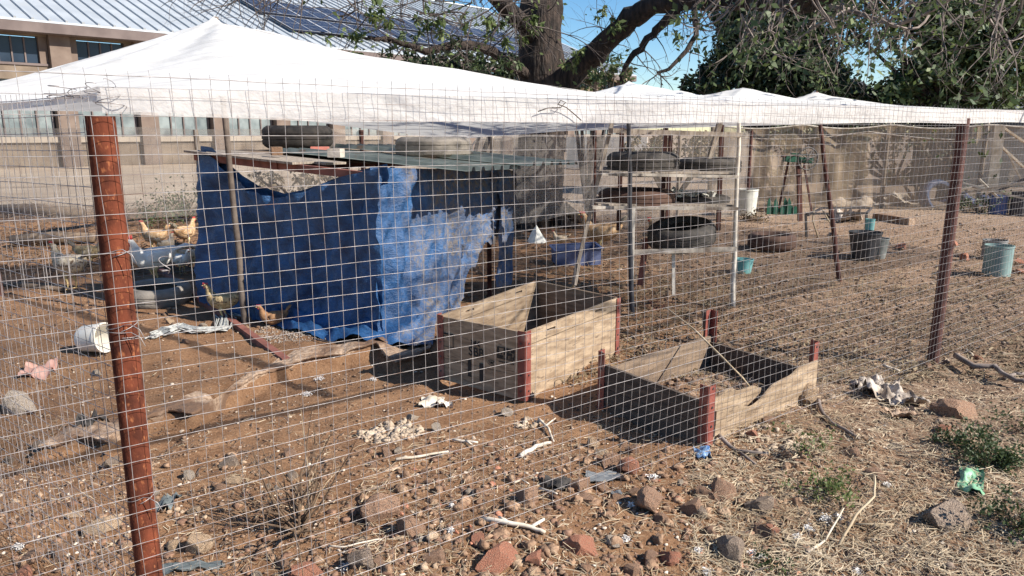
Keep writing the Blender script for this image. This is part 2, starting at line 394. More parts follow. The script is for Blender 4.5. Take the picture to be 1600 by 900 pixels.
o = pebbles('soil_clods', np.concatenate([scatter_px(15000, -60, 1660, 560, 1010), scatter_px(3000, 0, 1600, 420, 600)]), .0025, .0135, EARTH)
tag(o, 'brown crumbs of earth strewn over the whole pen floor', 'earth')
o = pebbles('pale_grit', scatter_px(2600, -60, 1660, 520, 1010), .002, .010, PALEST); tag(o, 'pale grit and small light pebbles in the soil', 'grit')
o = pebbles('rubble_chips', np.concatenate([scatter_px(900, 560, 1260, 700, 940), scatter_px(350, 0, 560, 780, 940)]), .005, .020, mat('red_chip', (.12, .06, .038), (.27, .16, .105), 25, .9, bump=.5, bscale=90)); tag(o, 'small reddish stone chips along the foot of the fence', 'rubble')
# pebble-strewn patch on the slab
def strands(name, pts, lmin, lmax, wd, m, lift=.02, tilt=.25, curl=.3):
    n = len(pts); L = rng.uniform(lmin, lmax, n); a = rng.uniform(0, 2 * pi, n); b = a + rng.uniform(-curl, curl, n) * 3
    tl = rng.normal(0, tilt, n); h0 = H(pts[:, 0], pts[:, 1]) + rng.uniform(.002, lift, n)
    d1 = np.stack([np.cos(a), np.sin(a), tl], 1); d2 = np.stack([np.cos(b), np.sin(b), -np.abs(tl) * .6], 1)
    p0 = np.stack([pts[:, 0], pts[:, 1], h0], 1); p1 = p0 + d1 * (L / 2)[:, None]; p2 = p1 + d2 * (L / 2)[:, None]
    sd = np.stack([-np.sin(a), np.cos(a), rng.uniform(-.6, .6, n)], 1) * (wd * rng.uniform(.5, 1.3, n))[:, None]
    V = np.stack([p0 - sd, p0 + sd, p1 - sd, p1 + sd, p2 - sd * .4, p2 + sd * .4], 1).reshape(-1, 3)
    k = (np.arange(n) * 6)[:, None]; F = np.concatenate([k + [[0, 1, 3, 2]], k + [[2, 3, 5, 4]]])
    return tag(npmesh(name, V, F, m), kind='stuff')
pts = scatter_px(14000, 1080, 1700, 560, 960); o = strands('straw_litter', pts, .03, .11, .0014, STRAW, lift=.025, tilt=.18); tag(o, 'dry straw and grass litter over the right foreground', 'straw')
o = strands('straw_scraps', np.concatenate([scatter_px(3500, 560, 1300, 650, 960), scatter_px(4000, 850, 1660, 330, 600), scatter_px(1300, -20, 600, 560, 960)]), .02, .09, .0013, STRAW, lift=.02, tilt=.15); tag(o, 'loose straw scraps thinly spread across the pen', 'straw')
o = strands('dark_twig_litter', np.concatenate([scatter_px(2600, 800, 1660, 300, 560), scatter_px(1500, 1150, 1660, 560, 960), scatter_px(500, 0, 600, 650, 960)]), .03, .13, .002, TWIGD, lift=.02, tilt=.2); tag(o, 'dark broken twigs and leaf litter on the ground', 'twigs')

# ================================================================== ROCKS
def rock_mesh(seed, fl=.8, ncut=10):
    r = np.random.default_rng(seed); V = IV3.copy()
    for k in range(ncut):
        nn = r.normal(size=3); nn /= np.linalg.norm(nn); d = r.uniform(.42, .78)
        t = V @ nn; V = V - np.outer(np.maximum(t - d, 0), nn)
    V *= (1.12 + .20 * fbm(V[:, 0] * 3 + seed, V[:, 1] * 3 + V[:, 2] * 2.2, 3))[:, None]
    V[:, 2] *= fl; return V
ROCKM = [mat('rock_brown', (.19, .10, .062), (.42, .26, .17), 18, .95, bump=1, bscale=20, bdist=.016, c3=(.30, .20, .14), c3scale=9, c3amt=.42),
         mat('rock_tan', (.32, .21, .13), (.54, .40, .27), 14, .95, bump=.9, bscale=20, bdist=.016, c3=(.28, .18, .11), c3scale=8, c3amt=.4),
         mat('rock_red', (.25, .085, .05), (.44, .20, .125), 22, .95, bump=.9, bscale=22, bdist=.016, c3=(.30, .18, .12), c3scale=12, c3amt=.4),
         mat('rock_grey', (.14, .10, .078), (.33, .25, .19), 14, .95, bump=1, bscale=20, bdist=.016, c3=(.34, .27, .21), c3scale=8, c3amt=.38),
         mat('rock_pale', (.34, .27, .21), (.52, .44, .36), 14, .95, bump=1, bscale=20, bdist=.016, c3=(.34, .25, .17), c3scale=10, c3amt=.4)]
# px, py (centre), width px, height/width, material, label
ROCKS = [
 (28, 632, 48, 1.0, 4, 'large pale rough stone at the left edge inside the pen'),
 (307, 852, 44, .85, 1, 'round tan boulder just right of the near rusty post'),
 (157, 828, 46, .55, 1, 'low tan stone just left of the near rusty post'),
 (268, 856, 24, .7, 1, 'small tan stone touching the round boulder near the rusty post'),
 (118, 806, 28, .5, 1, 'flat tan stone left of the low stone by the near post'),
 (50, 872, 34, .7, 0, 'brown angular rock in the bottom left corner'),
 (92, 866, 26, 1.0, 0, 'upright brown wedge rock beside the bottom left corner rock'),
 (30, 898, 40, .6, 2, 'reddish rock cut by the bottom left edge of the view'),
 (170, 719, 24, .8, 3, 'grey brown stone left of the rusty post at knee height'),
 (292, 743, 18, .9, 4, None), (357, 724, 30, .7, 3, 'dark grey rock lying on the earth above the dead shrub'),
 (304, 803, 22, .8, 1, None), (365, 752, 20, .8, 1, None), (345, 768, 16, .8, 0, None), (240, 772, 16, .8, 4, None),
 (597, 801, 56, .7, 0, 'dark brown rock with a deep shaded side right of the dead shrub'),
 (640, 838, 46, .65, 0, 'pinkish brown rock below the dark brown one at bottom centre'),
 (604, 714, 20, .8, 0, None), (621, 711, 20, .7, 4, None), (450, 714, 22, .6, 0, None), (580, 730, 22, .5, 0, None),
 (418, 760, 13, .8, 4, None), (431, 763, 12, .8, 4, None), (462, 766, 10, .9, 4, None), (457, 745, 22, .7, 3, None),
 (478, 893, 46, .55, 2, 'reddish brick lump at the bottom edge under the dead shrub'),
 (566, 888, 44, .7, 3, 'dark grey rock at the bottom edge left of centre'),
 (592, 897, 22, .7, 0, None), (752, 779, 28, .7, 0, None), (735, 778, 16, .7, 4, None),
 (680, 882, 38, .5, 0, 'flat brown rock near the bottom edge beside the centre'),
 (748, 860, 30, .6, 2, None), (776, 890, 56, .65, 2, 'big orange brown rock at the bottom edge under the white forked stick'),
 (440, 878, 20, .7, 0, None), (410, 856, 20, .9, 0, None), (668, 762, 12, .8, 0, None), (665, 736, 14, .8, 0, None),
 (824, 789, 46, .7, 0, 'brown block of rock left of the black rubber scrap'),
 (904, 773, 38, .8, 0, 'orange brown double rock behind which the black rubber scrap lies'),
 (987, 741, 36, .8, 2, 'orange brown rock just left of the empty low crate corner'),
 (955, 727, 32, .8, 0, 'brown rock leaning on the orange brown one by the low crate'),
 (990, 705, 26, .8, 0, 'small rock in the shade in front of the low crate'), (940, 709, 18, .8, 1, None), (926, 687, 20, .8, 1, None), (975, 693, 16, .8, 0, None),
 (1017, 798, 52, .8, 0, 'wedge shaped brown rock in the middle of the rubble line'),
 (1034, 822, 24, .8, 0, None), (1080, 802, 34, .9, 0, 'tall brown rock in the rubble right of the wedge shaped one'), (1100, 782, 30, .7, 0, None), (1096, 812, 22, .9, 3, None),
 (1127, 779, 50, .62, 0, 'flat topped brick like rock below the blue plastic scrap'),
 (1190, 795, 42, .95, 3, 'tall dark rock right of the flat topped brick like rock'), (1194, 831, 32, .75, 0, 'square brown rock under the tall dark rock'),
 (1142, 860, 50, .85, 3, 'large dark porous rock in the rubble at lower right of centre'), (1050, 868, 38, .85, 2, 'bright red broken brick near the bottom edge'),
 (1018, 870, 22, 1.0, 0, None), (908, 866, 48, .65, 2, 'red porous volcanic rock near the bottom centre'), (991, 888, 30, .85, 0, 'pointed brown rock below the bright red brick'),
 (834, 888, 38, .7, 2, 'orange brown cracked rock at the bottom edge by the centre'), (805, 893, 16, 1, 1, None), (957, 858, 28, .7, 4, None),
 (992, 785, 18, .8, 0, None), (965, 790, 16, .8, 0, None), (1110, 838, 22, .7, 0, None), (950, 800, 18, .7, 0, None), (915, 800, 24, .6, 0, None), (870, 805, 14, .8, 0, None), (1062, 770, 12, 1, 4, None), (1085, 760, 20, .5, 0, None), (940, 770, 24, .6, 0, None),
 (1207, 797, 24, .8, 0, None), (1206, 832, 22, .7, 2, None),
 (1490, 808, 76, .55, 3, 'big flat grey rock in the straw at lower right'), (1372, 754, 36, .5, 0, 'dark brown stone alone in the straw right of the green weed'),
 (1333, 721, 30, .7, 0, 'squarish brown stone above the leafy weed by the low crate'), (1475, 683, 24, .7, 2, None), (1498, 655, 60, .5, 0, 'sloping brown slab rock half buried at right'),
 (1531, 562, 16, .6, 2, None), (1447, 572, 18, .9, 0, 'small stone wedged against the foot of the far rusty post'), (1265, 625, 32, 1.2, 1, 'tan stone propping the far corner of the low crate'),
 (1300, 770, 22, 1, 0, None), (1410, 385, 20, .6, 2, None), (1492, 376, 18, .6, 2, None), (1507, 400, 18, .9, 2, None), (1594, 408, 16, .9, 2, None), (1596, 425, 18, .6, 2, None),
 (150, 581, 18, .7, 4, None), (265, 503, 16, .8, 1, None), (290, 536, 16, .6, 0, None), (318, 505, 14, .5, 4, None),
 (645, 650, 22, .7, 4, None), (682, 669, 20, .8, 4, None), (648, 668, 16, .7, 1, None), (790, 640, 20, .7, 4, None),
 (1175, 690, 26, .8, 2, None), (1200, 672, 24, .6, 0, None), (60, 702, 26, .5, 3, None), (15, 700, 20, .8, 3, None), (110, 770, 22, .6, 0, None), (20, 790, 26, .6, 0, None), (660, 855, 18, .6, 4, None), (535, 880, 14, .9, 4, None), (403, 887, 14, .9, 4, None), (1395, 708, 18, .5, 3, None)]
RG = 'loose stones lying about the pen and its fence'
RLBL = ['small brown stone among the other loose stones on the bare earth', 'small tan stone among the other loose stones on the earth', 'small red brick fragment lying on the bare ground', 'small dark grey stone among the other loose stones', 'small pale stone among the other loose stones on the earth']
LM = [(160, 800, 'the near rusty post'), (468, 800, 'the dead shrub'), (597, 801, 'the dark brown rock by the dead shrub'), (610, 677, 'the heap of pale clods'), (660, 721, 'the straight bleached stick'), (800, 845, 'the long white forked stick'), (873, 775, 'the black rubber scrap'), (1098, 724, 'the blue plastic scrap'), (1017, 798, 'the wedge shaped rock'), (1142, 860, 'the dark porous rock'), (1190, 795, 'the tall dark rock'), (1288, 780, 'the leafy weed'), (1516, 766, 'the green plastic bag'), (1498, 655, 'the sloping slab rock'), (1475, 330, 'the far rusty post'), (1556, 430, 'the grey green drum'), (303, 520, 'the fleecy rag'), (140, 535, 'the white bucket'), (28, 632, 'the large pale left stone'), (697, 625, 'the torn cardboard scrap'), (820, 600, 'the front corner of the tall crate'), (1215, 700, 'the low crate outer side'), (1050, 868, 'the bright red brick'), (307, 852, 'the round tan boulder'), (935, 757, 'the grey slate piece'), (1355, 380, 'the black pot'), (566, 888, 'the dark grey bottom rock')]
CN = ['brown', 'tan', 'red', 'dark grey', 'pale']; SEEN = set()
def small_label(px, py, w_, mi):
    best = sorted((math.hypot(px - a, (py - b) * 1.5), a, b, n_) for a, b, n_ in LM)
    for d, a, b, n_ in best[:4]:
        dx, dy = px - a, py - b
        rel = (('right of' if dx > 0 else 'left of') if abs(dx) > abs(dy) else ('nearer than' if dy > 0 else 'beyond'))
        for sz in (['tiny'] if w_ < 15 else ['small'] if w_ < 21 else ['fist sized']):
            for far in ('just ', ''):
                t = '%s %s stone lying %s%s %s' % (sz, CN[mi], far, rel, n_)
                if t not in SEEN: SEEN.add(t); return t
    return '%s stone among the rubble' % CN[mi]
rmesh = []
for k in range(10):
    V = rock_mesh(40 + k); me = bpy.data.meshes.new('rock'); me.from_pydata(V.tolist(), [], IF3.tolist()); rmesh.append(me)
    me.polygons.foreach_set('use_smooth', [True] * len(me.polygons)); me.set_sharp_from_angle(angle=R(14))
rm2 = {}
for i, (px, py, wpx, asp, mi, lab) in enumerate(ROCKS):
    g = G(px, py + wpx * asp * .35); s = wpx * mpp(g) * .47
    key = (i % 10, mi)
    if key not in rm2:
        me = rmesh[i % 10].copy(); me.materials.append(ROCKM[mi]); rm2[key] = me
    o = bpy.data.objects.new('rock', rm2[key]); COL.objects.link(o)
    sz = s * asp * 1.05
    o.scale = (s * 1.25, s * random.uniform(.95, 1.3), sz * 1.5); o.location = (g.x, g.y + s * .3, hz(g.x, g.y) + sz * .30)
    o.rotation_euler = (random.uniform(-.2, .2), random.uniform(-.2, .2), random.uniform(0, 6.28))
    tag(o, lab or small_label(px, py, wpx, mi), 'rock', RG)
# whitish clod cluster and the crumbly heaps
def pebble_heap(name, px, py, wpx, hpx, n, smin, smax, m, label, cat):
    c = G(px, py); a = mpp(c) * wpx / 2; b = a * .9
    t = rng.uniform(0, 2 * pi, n); r = np.sqrt(rng.uniform(0, 1, n)); pts = np.stack([c.x + a * r * np.cos(t), c.y + b * r * np.sin(t)], 1)
    return tag(pebbles(name, pts, smin, smax, m, flat=.8, pw=1.5), label, cat)
EARTHR = mat('rough_rubble', (.13, .07, .042), (.34, .22, .14), 20, .95, bump=1, bscale=60, bdist=.012, c3=(.40, .30, .21), c3scale=5, c3amt=.36)
IC3 = bmesh.new(); bmesh.ops.create_icosphere(IC3, subdivisions=2, radius=1)
IVm = np.array([v.co[:] for v in IC3.verts]); IFm = np.array([[v.index for v in f.verts] for f in IC3.faces]); IC3.free()
def rubble(name, pts, smin, smax, m, label, seed):
    r = np.random.default_rng(seed); VV_ = []; n = len(pts)
    for (x, y) in pts:
        s_ = smin + (smax - smin) * r.uniform() ** 2; V = IVm.copy()
        for k in range(7):
            nn = r.normal(size=3); nn /= np.linalg.norm(nn); V = V - np.outer(np.maximum(V @ nn - r.uniform(.45, .8), 0), nn)
        V = V * (1 + .16 * r.normal(size=(len(V), 1))) * s_ * r.uniform(.7, 1.3, 3) * [1, 1, .75]; a = r.uniform(0, 6.28)
        W = V.copy(); W[:, 0] = V[:, 0] * cos(a) - V[:, 1] * sin(a) + x; W[:, 1] = V[:, 0] * sin(a) + V[:, 1] * cos(a) + y; W[:, 2] += hz(x, y) + s_ * r.uniform(.0, .35); VV_.append(W)
    F = (IFm[None] + (np.arange(n) * len(IVm))[:, None, None]).reshape(-1, 3)
    return tag(npmesh(name, np.concatenate(VV_), F, m), label, 'rubble', kind='stuff')
rubble('rubble', scatter_px(330, 560, 1260, 690, 930), .010, .032, EARTHR, 'loose brown rubble strewn between the bigger rocks', 1)
rubble('rubble', scatter_px(50, 620, 1260, 720, 930), .008, .024, ROCKM[2], 'scattered red brick crumbs among the foreground rubble', 2)
rubble('rubble', scatter_px(190, -30, 520, 700, 930), .008, .026, EARTHR, 'rough tan stones littering the lower left foreground', 3)
rubble('rubble', scatter_px(90, -30, 1000, 600, 900), .005, .015, ROCKM[4], 'pale broken stone bits on the bare earth', 4)
rubble('rubble', scatter_px(160, 1150, 1640, 560, 930), .008, .024, ROCKM[3], 'grey brown stones half hidden in the straw at right', 5)
GRAV = mat('grey_gravel', (.14, .11, .09), (.38, .32, .27), 60, .95, detail=3)
DCLOD = mat('dry_clod', (.30, .225, .16), (.48, .385, .29), 14, .95, bump=1, bscale=60, bdist=.01)
pebble_heap('clod_heap', 610, 677, 100, 20, 260, .005, .022, DCLOD, 'crumbly heap of pale dry clods in the middle foreground', 'clods')
pebble_heap('clod_heap', 825, 655, 40, 20, 30, .006, .02, DCLOD, 'few pale clods in front of the tall wooden crate', 'clods')
pebble_heap('clod_heap', 1215, 700, 120, 20, 90, .006, .022, DCLOD, 'pale crumbs heaped along the outer side of the low crate', 'clods')
pebble_heap('clod_heap', 470, 520, 150, 20, 900, .004, .010, GRAV, 'grey gravel spread on the slab in front of the blue tarpaulin', 'gravel')

# ================================================================== CONCRETE SLAB
sx = np.linspace(EDGE_W[0][0], EDGE_W[-1][0], 260); V = []; NR = 26
for i, x in enumerate(sx):
    y0 = float(np.interp(x, EDX, EDY)) + .018 * float(vnoise(x * 14, 1.)) + .010 * float(vnoise(x * 47, 3.)); dep = .50 + .22 * float(vnoise(x * 1.3, 8.)) ; lift = .030 + .012 * float(vnoise(x * 2.1, 4.))
    hb = hz(x, y0 + .08)
    V += [(x, y0 + .05, hb - .10), (x, y0 + .035, hb + lift * .1), (x, y0 + .004, hb + lift * .55), (x, y0, hb + lift * .85)]
    for j in range(NR):
        t = j / (NR - 1); y = y0 + .008 + dep * t; zz = hz(x, y + .05 * (1 - t)) + lift * (1 - t) ** .5 - .03 * t ** 3 + .005 * float(fbm(x * 16, y * 16, 2))
        V.append((x, y, max(zz, hb + lift * (1 - t * 6) if t < .16 else -9)))
m_ = NR + 4; F = [(i * m_ + j, (i + 1) * m_ + j, (i + 1) * m_ + j + 1, i * m_ + j + 1) for i in range(len(sx) - 1) for j in range(m_ - 1)]
MB().add(V, F).build('concrete_slab', CONC, smooth=False)
tag(bpy.data.objects['concrete_slab'], kind='structure')

# ================================================================== FENCE
FD = Vector((.8, .6, 0)); FD = (Vector((2.93, 5.05, 0)) - Vector((-1.08, 2.03, 0))).normalized(); SD = Vector((-FD.y, FD.x, 0)); FN = -SD
C0 = Vector((-1.08, 2.03, 0))
def FP(u, v=0, z=0): return C0 + FD * u + SD * v + Vector((0, 0, z))
S2 = (SD - FD * .25)                     # the pen is not square: its left side leans outwards
def SP(d, v, z=0): return C0 + S2 * v + FD * d + Vector((0, 0, z))
LP = C0.copy(); RP = Vector((2.93, 5.05, 0)); LU = (RP - C0).length
def pipe(name, base, top, r, m, parent, n=20, wall=.005):
    b = MB(); P = [base.lerp(top, t) for t in np.linspace(0, 1, 12)]; b.tube(P, r, n, cap=False)
    b.tube([top, top.lerp(base, .05)], r - wall, n, cap=False)
    d = (top - base).normalized(); a = d.orthogonal().normalized(); c = d.cross(a); vs = []
    for rr in (r, r - wall):
        for k in range(n): th = 2 * pi * k / n; vs.append(top + (a * cos(th) + c * sin(th)) * rr)
    b.add(vs, [(k, (k + 1) % n, n + (k + 1) % n, n + k) for k in range(n)])
    return b.build(name, m, parent, smooth=False)
F1 = thing('mesh_fence', 'welded wire mesh fence on two rusty pipe posts across the foreground', 'fence', LP)
o = pipe('post', LP + Vector((0, 0, -.3)), LP + Vector((0, 0, 1.64)), .036, RUST, F1, n=28); o.data.polygons.foreach_set('use_smooth', [len(p.vertices) == 4 for p in o.data.polygons]); o['label'] = 'thick orange rusty corner pipe'
o = pipe('post', RP + Vector((.0, 0, -.3)), RP + Vector((0.03, .02, 1.685)), .038, RUSTD, F1, n=20); o['label'] = 'dark rusty far pipe'
CELL = .05; WR = .00082
ztop = 1.74
def wirepath(row, us, v, off, seed, ztop=ztop, cell=CELL, amp=1.0):
    z0 = ztop - row * cell; P = []
    low = min(1, row / 20)
    for u in us:
        zz = z0 + amp * (.004 + .014 * low) * float(vnoise(u * 1.3 + seed, row * .13)) + amp * .0035 * float(vnoise(u * 7, row * 3.1 + seed)) - amp * .006 * sin(pi * max(0, min(1, u / LU)))
        vv = v + amp * .03 * float(vnoise(u * .9 + 4, row * .16 + seed)) * (1 - math.exp(-(u / .3) ** 2))
        P.append((u, vv, zz))
    return P
rows = 35; UMAX = 8.2
us = list(np.arange(-.42, UMAX, .05))
allrows = [wirepath(r, us, -.053, 0, 3) for r in range(rows)]
def wire_obj(name, pts, r, parent, n=4): return MB().tube(pts, r, n, cap=False).build(name, WIRE, parent, smooth=True)
for r in range(rows):
    P = [FP(u, v, z) for (u, v, z) in allrows[r]]
    a = 6 if r in (0, 1) else 2
    o = wire_obj('horizontal_wire', P[::2] if False else P, WR * (1.5 if r in (0, 24, 33) else 1), F1)
for i in range(0, len(us)):
    extra = .012 + .01 * random.random()
    lean = .012 * float(vnoise(us[i] * 2.2, 9.))
    P = [FP(us[i] + .05 * .5 - .025 + lean * math.exp(-r / 6) * 2 + .008 * float(vnoise(r * .21, us[i] * .7)), allrows[r][i][1] + .0024, allrows[r][i][2]) for r in range(rows)]
    P = [P[0] + Vector((lean * .6, 0, extra))] + P
    wire_obj('vertical_wire', P, WR, F1)
# tie wires round the posts
def tie(z, tilt, rad=.0385, base=LP, tail=True):
    P = []
    for k in range(26):
        th = 2 * pi * k / 24 - 1.2; P.append(base + Vector((rad * 1.05 * cos(th), rad * 1.05 * sin(th), z + tilt * sin(th + .8) + k * .0006)))
    if tail:
        e = P[-1]; P += [e + Vector((.02, -.01, .004)), e + Vector((.045, -.012, -.01)), e + Vector((.055, -.01, -.035))]
    MB().tube(P, .0011, 5).build('tie_wire', WIRE, F1, smooth=True)
tie(1.275, .008); tie(1.07, .012); tie(.56, .012); tie(1.045, -.006)
# side fence running away on the left
F2 = thing('mesh_fence', 'second wire mesh fence running away from the rusty corner post on the left', 'fence', SP(0, .05))
vs_ = np.arange(.04, 6.3, .05)
for r in range(34):
    P = [SP(.02 * float(vnoise(v * 2.3, r * .1)) - .02 + .03 * float(vnoise(v * .8, 3)), v, 1.70 - .05 * r + .018 * float(vnoise(v * 2.1, r * .2 + 7)) - .03 * min(1, v / 3)) for v in vs_]
    wire_obj('horizontal_wire', P, .0011, F2)
for v in vs_:
    P = [SP(.02 * float(vnoise(v * 2.3, r * .1)) - .02 + .03 * float(vnoise(v * .8, 3)), v + .012 * float(vnoise(r * .2, v)), 1.70 - .05 * r + .018 * float(vnoise(v * 2.1, r * .2 + 7)) - .03 * min(1, v / 3)) for r in range(0, 34)]
    P[0] = P[0] + Vector((0, 0, .02)); wire_obj('vertical_wire', P, .001, F2)
for v in (2.2, 4.4):
    MB().tube([SP(-.03, v, -.2), SP(-.03, v, 1.66)], .02, 8).build('post', WOOD, F2)
# loose wire curls at the corner
def curl(c, r0, turns, rise, n=40, sq=.6):
    return [c + Vector((r0 * cos(t * turns * 2 * pi) * (1 - .4 * t), sq * r0 * sin(t * turns * 2 * pi), rise * t + .01 * sin(9 * t))) for t in np.linspace(0, 1, n)]
for k, (u, v, z) in enumerate([(.03, .0, 1.70), (.0, .05, 1.69), (-.03, .1, 1.68), (.02, -.03, 1.66), (-.06, .16, 1.685)]):
    MB().tube(curl(FP(u, v, z), .02 + .008 * k, 1.6 + .3 * k, .03), .0012, 4).build('tie_wire', WIRE, F1, smooth=True)
MB().tube(curl(FP(.11, -.06, 1.26), .016, 2.2, -.05), .0013, 4).build('tie_wire', WIRE, F1, smooth=True)
P = [PW(x, y, FP(0, -.06), SD) for x, y in ((841, 174), (855, 169), (876, 168), (884, 160), (876, 157), (872, 163), (885, 168), (897, 178), (908, 188))]
MB().tube(P, .0022, 5).build('tie_wire', TWIGD, F1, smooth=True)

# ================================================================== CANOPY (tensioned net solved as a membrane)
nu, nv, du = 236, 132, .05          # 11.8 m x 6.6 m
uu = np.arange(nu) * du; vv = np.arange(nv) * du
def uv_of(p):
    d = Vector(p) - C0; ua, v = d.dot(FD), d.dot(SD); return (ua + .25 * v) / (1 + .25 * v / 12), v
poles = [((383, 506), (337, 24), POLEW, .024, 'leaning round wooden pole under the tall peak of the canopy', .10),
         ((988, 492), (981, 127), BLACKPOLE, .021, 'black pole standing beside the tyre rack', .06),
         ((1145, 482), (1157, 137), PALEWOOD, .02, 'pale bleached pole at the right end of the tyre rack', .05),
         ((1312, 440), (1275, 141), RUSTD, .024, 'dark leaning pole between the green grinder and the far post', .06)]
PT = []
for (b, t, m, r, lab, cap) in poles:
    gb = G(*b); top = PY(t[0], t[1], gb.y); PT.append((gb, top))
pk = [uv_of(t) + (t.z,) for g, t in PT]
(u1, v1, z1), (u2, v2, z2), (u3, v3, z3), (u4, v4, z4) = pk
ru = [0, u1 * .5, u1 * .85, u1, u1 + .2, u1 + .6, u1 + 1.2, u1 + 2.1, u2 - .35, u2 - .1, u2, u2 + .12, (u2 + u3) / 2, u3 - .12, u3, u3 + .15, (u3 + u4) / 2, u4 - .3, u4, u4 + .3, u4 + .9, u4 + 2, 12]
rz = [1.66, 1.66 + (z1 - 1.66) * .40, 1.66 + (z1 - 1.66) * .80, z1, z1 - .15, z1 - .32, z1 - .47, z1 - .57, z2 - .11, z2 - .10, z2 - .09, z2 - .09, min(z2, z3) - .12, z3 - .09, z3 - .08, z3 - .10, min(z3, z4) - .15, z4 - .13, z4 - .11, z4 - .14, 1.83, 1.79, 1.76]
rvv = [v1, v1, v1, v1, v1, v1 - .05, v1 - .3, (v1 + v2) / 2, v2, v2, v2, v2, (v2 + v3) / 2, v3, v3, v3, (v3 + v4) / 2, v4, v4, v4, v4 + .1, 2.6, 3]
ZR = np.interp(uu, ru, rz)[None, :]; VR = np.interp(uu, ru, rvv)[None, :]
FRZ = np.interp(uu, [0, 5, 12], [1.715, 1.745, 1.80])[None, :]; BKZ = np.interp(uu, [0, 2, 3.2, 4, 6, 7.6, 12], [1.80, 1.80, 1.80, 1.76, 1.5, 1.60, 1.72])[None, :]
V1 = vv[:, None]
tf = np.clip(V1 / VR, 0, 1); tb2 = np.clip((6.55 - V1) / (6.55 - VR), 0, 1)
Z = np.where(V1 <= VR, FRZ + (ZR - FRZ) * tf ** 1.22, BKZ + (ZR - BKZ) * tb2 ** 1.25)
Z[:, 0] = np.interp(vv, [0, .3, 2.5, 6.6], [1.715, 1.69, 1.68, 1.68])
fixed = np.zeros((nv, nu), bool); fixed[0] = fixed[-1] = True; fixed[:, 0] = fixed[:, -1] = True
PK0 = pk
for (u, v, z) in pk:
    
    if z < 2.2:
        rr = np.hypot(uu[None, :] - u, (V1 - v) * .8); Z = Z + .11 * np.exp(-rr / .21)
    ii = int(round(u / du)); jj = int(round(v / du)); fixed[jj, ii] = True; Z[jj, ii] = z
for _ in range(5):
    A = Z.copy(); A[1:-1, 1:-1] = (Z[:-2, 1:-1] + Z[2:, 1:-1] + Z[1:-1, :-2] + Z[1:-1, 2:]) / 4
    Z = np.where(fixed, Z, A)
UU, VV = np.meshgrid(uu, vv)
for (gb, top), amp in zip(PT, (.02, .008, .008, .008)):   # pull folds radiating from each peak
    u, v = uv_of(top); rr = np.hypot(UU - u, VV - v); th = np.arctan2(VV - v, UU - u)
    Z = Z + np.where(fixed, 0, amp * np.sin(th * 9 + 3 * vnoise(rr * 1.1, th)) * np.exp(-((rr - .9) / .8) ** 2))
Z = Z + np.where(fixed, 0, .02 * fbm(UU * .8, VV * 2.0, 3) * np.clip(VV / .8, 0, 1) * np.clip(UU / .8, 0, 1))
# the cloth is wrinkled and pulled sideways at the front hem
UA = UU - .25 * VV * (1 - UU / 12); X = C0.x + FD.x * UA + SD.x * VV; Y = C0.y + FD.y * UA + SD.y * VV
o = gridmesh('shade_canopy', X, Y, Z, CLOTH, loc=(PT[0][1].x, PT[0][1].y, 1.7)); tag(o, 'white woven shade net stretched in peaks over the poultry pen', 'shade canopy')
su = np.interp(vv, [0, v1], [u1 + .30, u1]); jn = int(v1 / du); SV = vv[:jn + 1]
ws = np.array([-.045, .045]); SU = su[:jn + 1, None] + ws[None]; SVV = np.repeat(SV[:, None], 2, 1)
zi = np.array([[np.interp(SU[a, b], uu, Z[a]) + .004 for b in range(2)] for a in range(jn + 1)]); sa_ = SU - .25 * SVV * (1 - SU / 12)
gridmesh('seam', C0.x + FD.x * sa_ + SD.x * SVV, C0.y + FD.y * sa_ + SD.y * SVV, zi, VALANCE, parent=o)
# hanging hem on the fence
hu = np.arange(0, UMAX, .04); hz_ = np.linspace(0, 1, 7); HU, HT = np.meshgrid(hu, hz_)
topz = np.interp(HU, [0, 5, 12], [1.712, 1.742, 1.80]) + .004 * vnoise(HU * 3, 0 * HU)
botz = np.interp(HU, [0, .6, 5, 8], [1.645, 1.625, 1.655, 1.68]) + .012 * vnoise(HU * 1.6, 0 * HU + 3)
HZ = topz + (botz - topz) * HT; HV = -.035 + .02 * vnoise(HU * 4, HT * 1.5) * HT + .015 * vnoise(HU * 1.3, HT)
X = C0.x + FD.x * HU + SD.x * HV; Y = C0.y + FD.y * HU + SD.y * HV
hem = gridmesh('hem', X, Y, HZ, VALANCE, parent=o)
# torn scraps of net over the side fence
HU, HT = np.meshgrid(np.arange(.02, 4.5, .04), hz_)
HZ = 1.70 - .03 * np.minimum(1, HU / 3) - HT * (.045 + .06 * vnoise(HU * 1.4, 0 * HU))
X = C0.x + S2.x * HU + FD.x * (.012 + .02 * vnoise(HU * 5, HT)); Y = C0.y + S2.y * HU + FD.y * (.012 + .02 * vnoise(HU * 5, HT + 3))
hem2 = gridmesh('hem', X, Y, HZ, CLOTH, parent=o)
for (gb, top), (b, t, m, r, lab, cap) in zip(PT, poles):
    pts = [gb + Vector((0, 0, -.15))] + [gb.lerp(top - Vector((0, 0, .012)), t) + Vector((random.uniform(-1, 1), random.uniform(-1, 1), 0)) * (.008 if 0 < t < 1 else 0) for t in np.linspace(0, 1, 9)]
    o = MB().tube(pts, [r * 1.15] + list(np.linspace(r * 1.1, r * .8, 9)), 10).build('canopy_pole', m, loc=gb, smooth=True)
    tag(o, lab, 'pole', 'poles holding up the canopy')

